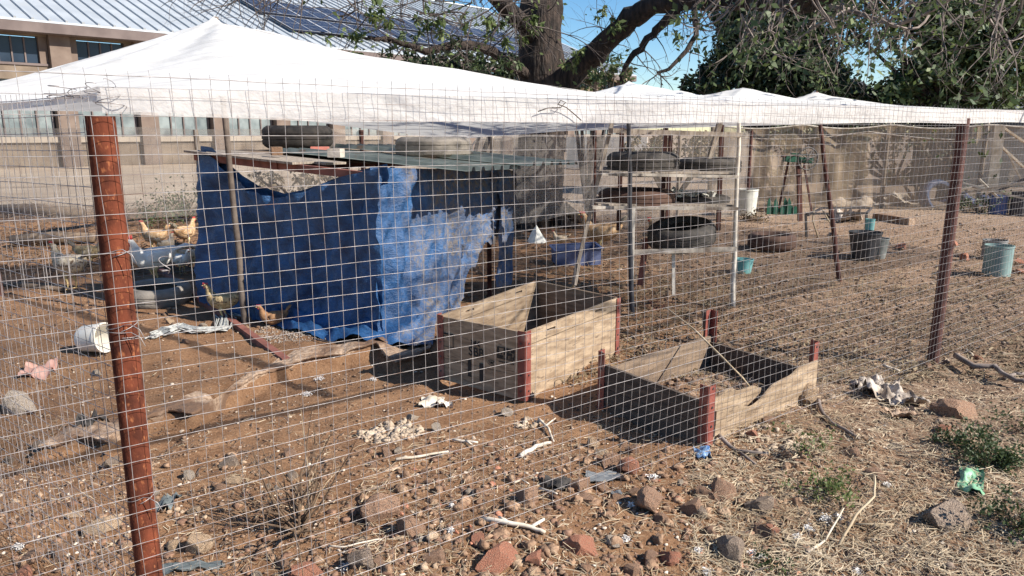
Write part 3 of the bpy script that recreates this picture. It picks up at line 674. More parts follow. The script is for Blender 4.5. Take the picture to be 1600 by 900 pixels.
# ================================================================== CRATES
def plank(b, p0, ex, up, nrm, L, h0, h1, th, slots=()):
    """board on the plane p0 + ex*s + up*z, thickness th outward along nrm; slots = (s0,s1,z0,z1)"""
    M = Matrix((ex, nrm, up)).transposed()
    def bx(s0, s1, z0, z1):
        if s1 - s0 < .001 or z1 - z0 < .001: return
        b.box(p0 + ex * (s0 + s1) / 2 + up * (z0 + z1) / 2 + nrm * th / 2, (s1 - s0, th, z1 - z0), M=M)
    if not slots: bx(0, L, h0, h1); return
    s = 0
    for (a, c, z0, z1) in slots: bx(s, a, h0, h1); bx(a, c, h0, z0); bx(a, c, z1, h1); s = c
    bx(s, L, h0, h1)
UP = Vector((0, 0, 1))
def crate(name, label, P, L, B, Rr, h, boards, postH, m, sink=.01, lw=.055):
    t = thing(name, label, 'crate', P)
    cs = [P, Rr, B, L]                      # counter-clockwise from above
    ctr = (P + B) / 2
    for i in range(4):
        a, c = cs[i], cs[(i + 1) % 4]; e = (c - a); Ln = e.length; e.normalize(); nr = Vector((e.y, -e.x, 0))
        for (h0, h1, sl, mm, dz0, dz1) in boards[i]:
            b = MB(); plank(b, a + nr * -.022 + UP * -sink, e, UP, nr, Ln, h0, h1, .02, [(Ln * s0, Ln * s1, z0, z1) for (s0, s1, z0, z1) in sl])
            o = b.build('plank', mm, t)
            # small uneven warps so that no board edge is ruler straight
            for v in o.data.vertices: pass
    for i, c in enumerate(cs):
        H_ = postH[i]; a = (cs[(i + 1) % 4] - c).normalized(); d = (cs[(i - 1) % 4] - c).normalized()
        b = MB(); th = .004
        na = Vector((a.y, -a.x, 0)); nd = Vector((-d.y, d.x, 0))
        o0 = c + na * .001 + nd * .001
        for (ax, nn) in ((a, na), (d, nd)):
            M = Matrix((ax, nn, UP)).transposed(); b.box(o0 + ax * lw / 2 + UP * (H_ / 2 - sink) + nn * th / 2, (lw, th, H_), M=M)
        p = b.build('corner_angle', m, t)
        r_ = MB()
        for (ax, nn) in ((a, na), (d, nd)):
            for zz in np.arange(.05, H_, .1): r_.tube([o0 + ax * lw * .55 + UP * zz + nn * .003, o0 + ax * lw * .55 + UP * zz + nn * .009], .006, 6)
        tag(r_.build('rivet', IRON, p), kind='stuff')
    return t
def V0(g): return Vector((g.x, g.y, 0))
h1 = .43
P1, L1, R1, B1 = [V0(G(*q, h1)) for q in ((821, 518), (683, 491), (969, 463), (838, 436))]
sl2 = [(.20, .28, .385, .402), (.70, .78, .385, .402)]
c1 = crate('wooden_crate', 'tall bottomless wooden crate with red steel corners and a stencilled railway mark', P1, L1, B1, R1, h1,
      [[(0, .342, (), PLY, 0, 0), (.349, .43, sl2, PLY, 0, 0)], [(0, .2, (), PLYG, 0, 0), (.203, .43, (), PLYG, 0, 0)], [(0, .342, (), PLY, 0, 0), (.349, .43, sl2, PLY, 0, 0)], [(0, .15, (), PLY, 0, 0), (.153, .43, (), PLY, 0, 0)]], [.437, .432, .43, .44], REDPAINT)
# stencilled marks on the shaded side (between the left and the front corner)
fe = (P1 - L1).normalized(); fn = Vector((fe.y, -fe.x, 0))
if fn.dot(-P1) < 0: fn = -fn
def face_pt(px, py): return PW(px, py, P1 + fn * .002, fn)
def text_on(txt, px, py, hgt, parent, name='lettering', sx=1.0, depth=.0012):
    cu = bpy.data.curves.new('t', 'FONT'); cu.body = txt; cu.size = hgt * 1.4; cu.align_x = 'CENTER'; cu.align_y = 'CENTER'; cu.extrude = depth; cu.offset = .0007
    ob = bpy.data.objects.new('t', cu); COL.objects.link(ob); dg = bpy.context.evaluated_depsgraph_get()
    me = bpy.data.meshes.new_from_object(ob.evaluated_get(dg)); bpy.data.objects.remove(ob); bpy.data.curves.remove(cu)
    c = face_pt(px, py); M = Matrix((fe, UP, fn)).transposed().to_4x4(); M.translation = c - rootloc(parent)
    me.transform(M @ Matrix.Scale(sx, 4, (1, 0, 0))); me.materials.clear(); me.materials.append(INK); me.name = name
    o = bpy.data.objects.new(name, me); COL.objects.link(o); o.parent = parent; return o
def ink_rect(b, px, py, wd, ht, dz=0, dx=0):
    c = face_pt(px, py) + fe * dx + UP * dz; b.box(c, (wd, .0025, ht), M=Matrix((fe, fn, UP)).transposed())
o = text_on('SBB', 744, 551, .058, c1, sx=1.0)
b = MB()                                    # double-arrow cross emblem
px, py = 742.5, 536.5
ink_rect(b, px, py, .012, .034); ink_rect(b, px, py, .062, .009)
for s in (-1, 1):
    for q in (-1, 1):
        c = face_pt(px, py) + fe * s * .026 + UP * q * .009
        ang = Matrix.Rotation(s * q * .75, 3, fn); b.box(c, (.026, .0025, .007), M=ang @ Matrix((fe, fn, UP)).transposed())
b.build('emblem', INK, c1)
b = MB()
def frame(b, px, py, wd, ht, t=.004):
    for s in (-1, 1): ink_rect(b, px, py, t, ht, dx=s * wd / 2); ink_rect(b, px, py, wd, t, dz=s * ht / 2)
frame(b, 790, 553, .13, .07, .005)
rr = random.Random(4)
for k in range(11):
    for q in range(3):
        if rr.random() < .75: ink_rect(b, 790, 553, rr.choice([.004, .009]), .018, dx=-.056 + k * .0112, dz=-.022 + q * .022)
for k in range(9): ink_rect(b, 791, 567, .009, .006, dx=-.055 + k * .0135)
b.build('stamp', INK, c1)
b = MB()
frame(b, 698, 531, .11, .09, .003); ink_rect(b, 698, 522, .10, .005); 
for k in range(7): ink_rect(b, 697, 526, .006, .006, dx=-.035 + k * .011)
b.build('stamp', INK, c1)
b = MB(); c = face_pt(768, 567); pts = [c + fe * .03 * cos(t) + UP * .017 * sin(t) for t in np.linspace(0, 2 * pi, 25)]; b.tube(pts, .0015, 4); b.build('stamp', INK, c1)
text_on('UIC', 768, 567, .014, c1)
b = MB(); ink_rect(b, 733.5, 575, .026, .115); ink_rect(b, 752, 582, .030, .12); b.build('stamp', INK, c1)

h2 = .375
P2 = V0(G(1102, 712)); L2 = V0(G(934, 637)); R2 = V0(G(1271, 627)); B2 = L2 + R2 - P2
c2 = crate('wooden_crate', 'low weathered crate with red corner posts and broken warped boards by the fence', P2, L2, B2, R2, h2,
      [[(0, .10, (), PLY, 0, 0)], [(0, .20, (), SHADEB, 0, 0)], [(0, .24, (), PLYG, 0, 0)], [(0, .145, (), SHADEB, 0, 0), (.148, .285, (), SHADEB, 0, 0)]], [.375, .385, .42, .36], REDPAINT)
# warped, delaminated board on the sunny side
e = (R2 - P2).normalized(); Ln = (R2 - P2).length; nr = Vector((e.y, -e.x, 0))
NS = 40; S = np.linspace(.06, Ln - .01, NS); T = np.linspace(0, 1, 7)
for (z0, z1a, z1b, off, jag, nm) in ((.09, .235, .27, .012, .035, 'plank'), (.10, .29, .20, -.03, .05, 'plank')):
    b = MB(); V = []
    for i, s in enumerate(S):
        t = i / (NS - 1)
        if nm and off < 0 and t > .45: break
        top = z1a + (z1b - z1a) * t + jag * float(vnoise(s * 9, off * 100)) - (.07 * math.exp(-((t - .33) / .12) ** 2) if off > 0 else 0)
        for th in (0, .011):
            for q in T:
                z = z0 + (top - z0) * q; bulge = off + th + .02 * sin(pi * t) * q - .01 + .006 * float(vnoise(s * 5, q * 3))
                V.append(P2 + e * s + nr * bulge + UP * z)
    n7 = len(V) // 14; F = []
    for i in range(n7 - 1):
        ring = [0, 1, 2, 3, 4, 5, 6, 13, 12, 11, 10, 9, 8, 7]
        for k in range(14): F.append((i * 14 + ring[k], (i + 1) * 14 + ring[k], (i + 1) * 14 + ring[(k + 1) % 14], i * 14 + ring[(k + 1) % 14]))
    F.append(tuple([0, 1, 2, 3, 4, 5, 6, 13, 12, 11, 10, 9, 8, 7])); k = (n7 - 1) * 14; F.append(tuple(k + q for q in [0, 1, 2, 3, 4, 5, 6, 13, 12, 11, 10, 9, 8, 7])[::-1])
    o = b.add(V, F).build(nm, PLY, c2); o['label'] = 'splintered warped sunlit board'
# dark wooden stake at the crate's far corner
g = G(1105, 560); o = MB().tube([g + Vector((0, 0, -.1)), g + Vector((.0, 0, .2)), PY(1103, 486, g.y)], [.04, .036, .03], 9).build('wooden_stake', TWIGD, loc=g); tag(o, 'dark split wooden stake at the far corner of the low crate', 'stake')
# debris inside crate 2
pts = np.array([(P2.x + (L2.x - P2.x) * a + (R2.x - P2.x) * b_, P2.y + (L2.y - P2.y) * a + (R2.y - P2.y) * b_) for a, b_ in rng.uniform(.05, .95, (700, 2))])
o = pebbles('earth_filling', pts[:350], .008, .035, EARTH); tag(o, 'crumbly earth lying inside the low crate', 'earth')
o = strands('straw_filling', pts[:260], .05, .18, .002, TWIGL, lift=.05, tilt=.3); tag(o, 'straw and stalks lying inside the low crate', 'straw')

# ================================================================== STICKS, SCRAPS, BAR
def stick(px_pts, r, m, label, name='stick', z=.015, fork=None, cat='stick', group=None):
    P = []
    for q in px_pts: g = G(q[0], q[1]); P.append(Vector((g.x, g.y, hz(g.x, g.y) + (q[2] if len(q) > 2 else z))))
    b = MB(); PP = []
    for a, c in zip(P[:-1], P[1:]):
        for t in (0, .33, .66): PP.append(a.lerp(c, t) + Vector((random.uniform(-1, 1), random.uniform(-1, 1), random.uniform(-.5, 1))) * r * .35)
    PP.append(P[-1]); b.tube(PP, list(np.linspace(r, r * .65, len(PP))), 7)
    for f in (fork or []):
        Q = [Vector((G(x, y).x, G(x, y).y, hz(G(x, y).x, G(x, y).y) + z * 1.2)) for x, y in f]; b.tube(Q, [r * .75, r * .5], 6)
    return tag(b.build(name, m, loc=P[0], smooth=True), label, cat, group)
stick([(619, 727), (660, 721), (701, 715)], .008, BONE, 'straight bleached stick on bare earth at centre left of the crates')
stick([(708, 696), (728, 699), (747, 701)], .008, BONE, 'short bleached stick with a knob above the straight one', fork=[[(728, 699), (738, 704)]])
stick([(841, 651), (857, 668), (865, 690)], .008, BONE, 'bleached forked twig in front of the tall crate', fork=[[(853, 663), (868, 650)]])
stick([(812, 722), (838, 706), (860, 694)], .013, PALEWOOD, 'split length of pale wood lying below the forked twig', name='wood_splinter')
stick([(752, 835), (790, 845), (830, 850), (852, 856)], .011, BONE, 'long white forked stick near the bottom centre', fork=[[(790, 845), (780, 834)], [(830, 850), (850, 840)]])
stick([(514, 862), (540, 867), (570, 864), (595, 857)], .004, BONE, 'thin white curved stick near the bottom left of centre')
stick([(843, 780), (858, 790), (870, 798)], .006, BONE, 'short white knobbly twig beside the brown block of rock')
stick([(803, 765), (815, 761), (826, 768)], .005, BONE, 'small bent white twig left of the brown block of rock')
stick([(565, 797), (570, 785), (568, 775)], .004, STRAW, 'curled dry pod left of the dark brown rock')
stick([(1277, 640), (1285, 662), (1305, 685), (1340, 708)], .012, TWIGL, 'curved brown root running down from the low crate corner')
stick([(1120, 704, .05), (1150, 718), (1200, 725)], .012, TWIGL, 'grey brown root beside the low crate front corner', fork=[[(1150, 718), (1180, 738)]])
stick([(1490, 573, .06), (1520, 588, .06), (1552, 592, .07), (1575, 615, .05), (1605, 622, .05)], .02, TWIGL, 'thick curved branch lying on the ground at the right edge', name='fallen_branch', fork=[[(1568, 603), (1585, 594), (1605, 594)][:2], [(1585, 594), (1605, 594)]], cat='branch')
stick([(1183, 690, .02), (1210, 668), (1240, 650)], .004, TWIGL, 'thin twig along the low crate outer side')
stick([(1310, 858), (1335, 830, .06), (1362, 815, .10), (1362, 790, .12)], .006, STRAW, 'dry upright stalk in the straw at lower right', name='dry_stalk', cat='stalk', fork=[[(1335, 830), (1395, 830)]])
stick([(1262, 868), (1290, 850), (1316, 818, .05)], .005, BONE, 'pale bent stalk left of the upright dry stalk', name='dry_stalk', cat='stalk')
stick([(1385, 497), (1400, 508), (1415, 520)], .006, BONE, 'pale stick lying inside the pen left of the far post')
stick([(1380, 572), (1405, 580)], .012, BONE, 'short bleached stick near the foot of the far post')
stick([(1510, 548), (1520, 562)], .012, BONE, 'short bleached stick pointing at the red brick fragment on the right')
stick([(490, 535), (520, 541), (560, 548)], .007, TWIGD, 'dark thin stick on the slab in front of the tarpaulin')
# long bent cane over the low crate
P = [G(1040, 480, .35), G(1085, 515, .33), G(1130, 560, .28), G(1160, 590, .15), G(1172, 605, .06)]
tag(MB().tube(P, [.004, .006, .007, .006, .005], 6).build('cane', STRAW, loc=P[0], smooth=True), 'long dry cane arching down into the low crate', 'cane')
def scrap(name, px, py, wpx, hpx, m, label, cat, lift=.03, n=9, th=.004, seed=1, crum=.5, rot=0.):
    """crumpled sheet lying on the ground"""
    c = G(px, py); a = mpp(c) * wpx; b_ = mpp(c) * hpx / max(.25, math.sin(math.atan2(EYE, c.y)))
    S, T = np.meshgrid(np.linspace(-.5, .5, n), np.linspace(-.5, .5, n))
    e = 1 + .35 * vnoise(S * 5 + seed, T * 5); X0 = S * a * e; Y0 = T * b_ * e
    X = c.x + X0 * cos(rot) - Y0 * sin(rot); Y = c.y + X0 * sin(rot) + Y0 * cos(rot)
    Z = H(X, Y) + .006 + lift * np.clip(.35 + crum * 2.2 * fbm(S * 4 + seed, T * 4 + seed * 2, 3), 0, 2)
    i = np.arange(n * n).reshape(n, n); up = np.stack([X, Y, Z], -1).reshape(-1, 3); dn = up - [0, 0, th]
    F = np.stack([i[:-1, :-1], i[:-1, 1:], i[1:, 1:], i[1:, :-1]], -1).reshape(-1, 4); F2_ = F[:, ::-1] + n * n
    return tag(npmesh(name, np.concatenate([up, dn]), np.concatenate([F, F2_]), m, loc=(c.x, c.y, 0)), label, cat)
GREENPL = mat('green_film', (.09, .27, .14), (.28, .48, .33), 30, .5)
scrap('plastic_bag', 1516, 766, 34, 36, GREENPL, 'crumpled pale green plastic bag in the weeds at lower right', 'plastic bag', lift=.035, seed=3, n=14, rot=-.5)
scrap('plastic_scrap', 1098, 724, 22, 14, mat('blue_film', (.03, .10, .26), (.25, .36, .50), 60, .4), 'small blue plastic tangle at the foot of the low crate', 'plastic scrap', lift=.04, seed=5)
scrap('rubber_scrap', 265, 795, 28, 24, mat('dark_scrap', (.07, .085, .09), (.14, .16, .165), 12, .7), 'folded dark rubber scrap right of the near rusty post', 'rubber scrap', lift=.035, seed=2)
scrap('rubber_scrap', 872, 774, 40, 22, RUBBER, 'black rubber scrap behind the orange brown double rock', 'rubber scrap', lift=.03, seed=7)
scrap('slate_piece', 940, 757, 50, 14, mat('slate', (.12, .13, .14), (.22, .23, .24), 12, .7), 'flat grey slate piece between two brown rocks', 'slate', lift=.03, seed=9, crum=.2)
scrap('slate_piece', 962, 785, 16, 10, MATS['slate'], 'small grey slate chip in the rubble', 'slate', lift=.02, seed=19, crum=.2)
scrap('plastic_strip', 300, 888, 90, 10, MATS['dark_scrap'], 'long grey plastic strip at the bottom left edge', 'plastic strip', lift=.02, seed=11, rot=.25)
scrap('paper_scrap', 675, 624, 36, 12, MATS['pale_sack'] if 'pale_sack' in MATS else BONE, 'torn pale cardboard scrap left of the tall crate', 'cardboard', lift=.05, seed=13)
scrap('paper_scrap', 698, 629, 20, 5, PALEWOOD, 'narrow pale cardboard strip beside the torn scrap', 'cardboard', lift=.03, seed=23)
scrap('sacking', 1372, 612, 60, 26, mat('pale_sack', (.20, .155, .12), (.50, .44, .38), 14, .9, bump=.6, bscale=60), 'crumpled pale sacking on the ground left of the fallen branch', 'sacking', lift=.10, n=30, seed=4)
scrap('sacking', 1405, 632, 55, 22, MATS['pale_sack'], 'lower fold of pale sacking nearest the camera', 'sacking', lift=.07, n=26, seed=8)
scrap('sacking', 1410, 660, 40, 14, CONC, 'flattened dirty sacking below the other two pieces', 'sacking', lift=.04, n=12, seed=18)
scrap('cloth_scrap', 62, 585, 44, 16, mat('pink_cloth', (.38, .20, .16), (.55, .33, .27), 20, .9), 'curved faded pink pot shard left of the rusty post', 'shard', lift=.06, n=12, seed=6, rot=.3)
scrap('dark_scrap', 145, 678, 28, 20, RUBBER, 'black sharp scrap left of the rusty post', 'scrap', lift=.08, seed=15)
for k, (x, y, w_) in enumerate([(1020, 765, 26), (978, 855, 16), (1175, 868, 30), (1090, 866, 18), (1290, 822, 26), (1262, 832, 22), (1245, 845, 18), (1340, 890, 16), (478, 602, 22), (582, 582, 16), (498, 580, 20), (708, 808, 10), (1385, 768, 12), (985, 809, 12), (540, 896, 26), (704, 852, 12), (1190, 870, 14), (1105, 895, 16), (30, 865, 18), (1310, 818, 18)]):
    c = G(x, y); a = mpp(c) * w_ * .42; n = 120
    pts = np.stack([c.x + rng.normal(0, a * .4, n), c.y + rng.normal(0, a * .4, n)], 1)
    strands('down_feathers', pts, .004, .013, .0022, FEATHER, lift=.02, tilt=.5)
    tag(bpy.data.objects['down_feathers' + ('' if k == 0 else '.%03d' % k)], 'tuft of white down feathers caught on the ground', 'feathers', 'tufts of white down feathers')
# red steel bar on the ground
a = G(228, 408); c = G(448, 568); a.z = .04; c.z = .035
b = MB(); d = (c - a).normalized(); sd = d.cross(UP).normalized()
b.beam(a, c, .055, .005); b.beam(a + sd * .027 + UP * -.022, c + sd * .027 + UP * -.022, .005, .04)
tag(b.build('steel_angle_bar', RUSTBAR, loc=a), 'long red oxide steel angle bar lying beside the tarpaulin shelter', 'steel bar')
# fleecy rag
P = []; b = MB()
RAG = mat('grey_fleece', (.30, .31, .30), (.50, .50, .48), 30, .95, bump=1, bscale=90)
cl = [(240, 536), (262, 525), (283, 518), (310, 522), (350, 518), (352, 500), (345, 492), (366, 498)]
for k in range(46):
    off = Vector((random.gauss(0, .028), random.gauss(0, .028), 0)); Q = []
    st = random.randrange(0, 4); en = random.randrange(st + 2, len(cl) + 1)
    for (x, y) in cl[st:en]:
        g = G(x, y) + off * random.uniform(.4, 1.4); Q.append(Vector((g.x, g.y, hz(g.x, g.y) + random.uniform(.01, .05))))
    b.tube(Q, .006, 4)
tag(b.build('fleecy_rag', RAG, loc=G(300, 520)), 'grey fleecy rag strung out on the ground under the angle bar', 'rag')

# ================================================================== TYRES
def tyre_mb(Ro, wd, ri=.62, tread=True, n=64):
    h = wd / 2; rr = Ro * ri
    outer = [(rr, -h * .55), (rr + (Ro - rr) * .25, -h * .95), (rr + (Ro - rr) * .6, -h), (Ro * .94, -h * .82), (Ro, -h * .6), (Ro * 1.005, -h * .3), (Ro * .985, -h * .27), (Ro * .985, -h * .2), (Ro * 1.01, -h * .17), (Ro * 1.01, h * .17), (Ro * .985, h * .2), (Ro * .985, h * .27), (Ro * 1.005, h * .3), (Ro, h * .6), (Ro * .94, h * .82), (rr + (Ro - rr) * .6, h), (rr + (Ro - rr) * .25, h * .95), (rr, h * .55)]
    inner = [(rr + .012, h * .50), (rr + (Ro - rr) * .3, h * .82), (Ro * .86, h * .8), (Ro * .93, h * .5), (Ro * .93, -h * .5), (Ro * .86, -h * .8), (rr + (Ro - rr) * .3, -h * .82), (rr + .012, -h * .50), (rr, -h * .55)]
    def wob(j, k): return (-.014 if (k % 2 == 0 and 3 <= j <= 14) else 0) if tread else 0
    return MB().lathe(outer + inner, n=n, wob=wob)
def tyre(px, py, wpx, label, Ro=None, z=0, tilt=(0, 0, 0), m=RUBBER, ri=.62, wr=.38, group='old tyres in the pen', Y=None, name='tyre'):
    g = G(px, py, z) if Y is None else PY(px, py, Y)
    Ro = Ro or mpp(g) * wpx / 2
    b = tyre_mb(Ro, Ro * 2 * wr * .9, ri)
    o = b.build(name, m, local=True, smooth=True); o.location = (g.x, g.y, (z if Y is None else g.z) + Ro * wr * .9 * .98); o.rotation_euler = tilt
    me = o.data; me.set_sharp_from_angle(angle=R(40))
    return tag(o, label, 'tyre', group)
t0 = tyre(247, 470, 100, 'dusty grey tyre lying flat just right of the near rusty post', m=RUBBERD, wr=.34, tilt=(.05, .02, 0))
t0.location.z = hz(t0.location.x, t0.location.y) + .07

# ================================================================== TARP SHELTER
A = V0(G(318, 482)); Bc = V0(G(590, 528)); A = Vector((-2.87, 6.88, 0)); Bc = Vector((-1.055, 5.75, 0))
e1 = (Bc - A).normalized(); L1_ = (Bc - A).length; e2 = Vector((-e1.y, e1.x, 0)); Lw = 1.95
Cc = Bc + e2 * Lw; Dd = A + e2 * Lw; nA = -e2; nB = e1
TOPZ = {'A': 1.43, 'B': 1.315, 'C': 1.27, 'D': 1.40}
tb = thing('shelter_table', 'rusty steel frame table under the blue tarpaulin with boards on top', 'table', A)
def tz(p): # top surface height
    s = (p - A).dot(e1) / L1_; t = (p - A).dot(e2) / Lw
    return (TOPZ['A'] * (1 - s) + TOPZ['B'] * s) * (1 - t) + (TOPZ['D'] * (1 - s) + TOPZ['C'] * s) * t
def tp(s, t, dz=0): p = A + e1 * s * L1_ + e2 * t * Lw; return Vector((p.x, p.y, tz(p) + dz))
for (s, t) in ((.05, .05), (.93, .07), (.93, .93), (.05, .93), (.33, .97), (.62, .97), (.42, .5)):
    q = tp(s, t, -.07); MB().beam(Vector((q.x, q.y, -.05)), q, .045, .045, up=(1, 0, 0)).build('leg', RUSTD, tb)
for (s0, t0_, s1, t1) in ((0, .02, 1, .02), (0, .98, 1, .98), (.02, 0, .02, 1), (.98, 0, .98, 1), (.5, 0, .5, 1)):
    MB().beam(tp(s0, t0_, -.05), tp(s1, t1, -.05), .045, .06).build('top_rail', RUSTBAR, tb)
MB().beam(tp(.03, .97, -.9), tp(.62, .97, -.9), .03, .03).build('side_rail', RUSTD, tb)
# top boards
for k in range(7):
    t = .04 + k * .135; MB().beam(tp(-.03, t, -.005), tp(.62 + .05 * (k % 2), t, -.008), .12 * Lw, .018).build('board', WOOD if k < 2 else PLYG, tb)
# corrugated sheets: ribs run along e1, ends hang over the sunny side
CORR = mat('grey_green_sheet', (.16, .19, .17), (.27, .30, .27), 6, .5, metal=.3, c3=(.22, .14, .09), c3scale=4, c3amt=.36)
def corr(s0, s1, t0_, t1, dz, label):
    b = MB(); prof = []; W = (t1 - t0_) * Lw; nr_ = 6; pit = W / nr_
    for k in range(nr_):
        for (a, z) in ((0, 0), (.55, 0), (.66, .032), (.86, .032), (.97, 0)): prof.append((k * pit + a * pit, z))
    prof.append((W, 0)); V = []; NSG = 14
    for i in range(NSG + 1):
        s = s0 + (s1 - s0) * i / NSG
        for (a, z) in prof:
            p = tp(s, t0_ + a / Lw, dz + z + .008 * float(vnoise(s * 4, a * 2))); V.append(p)
    m = len(prof); F = [(i * m + j, (i + 1) * m + j, (i + 1) * m + j + 1, i * m + j + 1) for i in range(NSG) for j in range(m - 1)]
    nn = len(V); V2 = V + [q - Vector((0, 0, .002)) for q in V]; F2_ = F + [tuple(nn + q for q in f[::-1]) for f in F]
    o = b.add(V2, F2_).build('corrugated_sheet', CORR, loc=tp(s0, t0_, dz)); return tag(o, label, 'roof sheet')
corr(.22, 1.25, .24, .66, .03, 'grey green corrugated sheet on the front part of the shelter table')
corr(.22, 1.30, .62, 1.10, .07, 'grey green corrugated sheet overlapping behind the front one on the shelter')
# tarpaulin
def sheet_pts(topc, botc, ns, ntt, p0, nrm, wr_amp, off, flare=None, seed=0):
    X = np.zeros((ntt, ns)); Y = X.copy(); Zz = X.copy()
    tx = [q[0] for q in topc]; ty = [q[1] for q in topc]; bx_ = [q[0] for q in botc]; by = [q[1] for q in botc]
    for i in range(ns):
        f = i / (ns - 1); f = f
        px = tx[0] + (tx[-1] - tx[0]) * f; pyt = np.interp(px, tx, ty)
        pxb = bx_[0] + (bx_[-1] - bx_[0]) * f; pyb = np.interp(pxb, bx_, by)
        a = PW(px, pyt, p0, nrm); bq = PW(pxb, pyb, p0, nrm)
        for j in range(ntt):
            t = j / (ntt - 1); q = a.lerp(bq, t)
            d = off + wr_amp * (float(vnoise(f * 13 + seed, t * 2.5 + f * 4)) + .6 * float(vnoise(f * 28, t * 4 + 3 + seed)) + .35 * float(vnoise(f * 40 + t * 17, t * 30 + 3)))
            d += .05 * sin(pi * t) * float(vnoise(f * 3 + seed, 1.)) + wr_amp * 1.5 * (.25 - abs(float(vnoise((f * 1.6 + t * 1.1) * 5 + seed, (f - t) * 1.3 + seed)))) + wr_amp * .5 * (.25 - abs(float(vnoise((f * 1.4 - t * .9) * 12 + seed, (f + t) * 2.))))
            q = q + nrm * d
            if flare: q = q + nrm * flare(f, t); 
            X[j, i], Y[j, i], Zz[j, i] = q
    return X, Y, Zz
tarp = thing('tarpaulin', 'ragged blue tarpaulin draped round the steel table as a poultry shelter', 'tarpaulin', Bc)
topL = [(304, 234), (322, 236), (345, 258), (372, 282), (400, 297), (437, 309), (470, 303), (505, 290), (545, 275), (598, 262)]
botL = [(316, 470), (340, 484), (380, 494), (420, 498), (460, 505), (500, 512), (540, 520), (600, 524)]
X, Y, Zz = sheet_pts(topL, botL, 80, 34, A, nA, .085, .03)
Zz = np.maximum(Zz, H(X, Y) + .01)
gridmesh('shaded_sheet', X, Y, Zz, TARP, parent=tarp)
# folded hem behind the sagging edge
X2, Y2, Z2 = sheet_pts([(q[0], q[1] - 6) for q in topL], [(q[0], q[1] + 26) for q in topL], 80, 8, A, nA, .02, -.05)
gridmesh('folded_hem', X2, Y2, Z2, TARP, parent=tarp)
topR = [(580, 261), (640, 263), (700, 264), (780, 265), (797, 266)]
botR = [(583, 526), (625, 538), (665, 535), (690, 508), (708, 482), (722, 458), (730, 425), (742, 396), (757, 380), (776, 362), (790, 350)]
X, Y, Zz = sheet_pts(topR, sorted(botR), 80, 40, Bc, nB, .07, .03, seed=5)
# ragged bottom edge
Zz += np.linspace(0, 1, 40)[:, None] ** 3 * .09 * vnoise(np.arange(80)[None] * .55, 0)
Zz = np.maximum(Zz, H(X, Y) + .01)
gridmesh('sunlit_sheet', X, Y, Zz, TARP, parent=tarp)
# hanging rope-like strip at the far corner
X, Y, Zz = sheet_pts([(772, 262), (798, 268)], [(766, 448), (790, 444)], 12, 40, Bc, nB, .05, .06, seed=9)
gridmesh('hanging_strip', X, Y, Zz, TARP, parent=tarp)
X, Y, Zz = sheet_pts([(760, 268), (800, 290)], [(783, 370), (797, 352)], 10, 20, Bc, nB, .05, .03, seed=12)
gridmesh('hanging_strip', X, Y, Zz, TARP, parent=tarp)
# skirt lying on the ground
sk_in = [(395, 492), (440, 500), (480, 503), (530, 508), (590, 515), (650, 512), (690, 488)]
sk_out = [(400, 503), (440, 516), (478, 526), (520, 538), (570, 546), (630, 552), (676, 550)]
ns, ntt = 70, 16; X = np.zeros((ntt, ns)); Y = X.copy(); Zz = X.copy()
for i in range(ns):
    f = i / (ns - 1) * (len(sk_in) - 1); k = min(int(f), len(sk_in) - 2); f -= k
    a = G(sk_in[k][0] + (sk_in[k + 1][0] - sk_in[k][0]) * f, sk_in[k][1] + (sk_in[k + 1][1] - sk_in[k][1]) * f)
    c = G(sk_out[k][0] + (sk_out[k + 1][0] - sk_out[k][0]) * f, sk_out[k][1] + (sk_out[k + 1][1] - sk_out[k][1]) * f)
    for j in range(ntt):
        t = j / (ntt - 1); q = a.lerp(c, t)
        X[j, i] = q.x + .02 * float(vnoise(i * .3, t * 3)); Y[j, i] = q.y + .02 * float(vnoise(i * .3 + 7, t * 3))
        Zz[j, i] = hz(q.x, q.y) + .035 + .22 * (1 - t) ** 2 + .09 * float(fbm(i * .16, t * 5, 3))
gridmesh('ground_skirt', X, Y, Zz, TARP, parent=tarp)
T1 = tyre(466, 231, 106, 'worn tyre on the left of the shelter roof beside a red board end', z=1.44, wr=.36)
T2 = tyre(678, 246, 118, 'dusty tyre lying on the corrugated sheets at the right of the shelter roof', z=1.36, wr=.30, m=RUBBERD)
g = PY(500, 232, T1.location.y - .35); tag(MB().box(g + Vector((0, 0, .0)), (.17, .12, .035), rz=.2).build('painted_board', mat('coral_paint', (.55, .16, .12), (.65, .24, .19), 8, .7), loc=g), 'coral red board end under the worn roof tyre', 'board')
b = MB(); g = tp(.42, .08, .03)
for k in range(3): MB
for k, (px, w_) in enumerate([(432, .09), (525, .10)]):
    g = PY(px, 236 + 3 * k, 6.6 - .3 * k); o = MB().box(g, (w_, .11, .07), rz=.4 + k).build('brick', CONC if k == 0 else PALEWOOD, loc=g)
    tag(o, ['pale brick weighing down the roof sheets left of the worn tyre', 'pale wooden block on the roof edge right of the worn tyre'][k], 'brick')

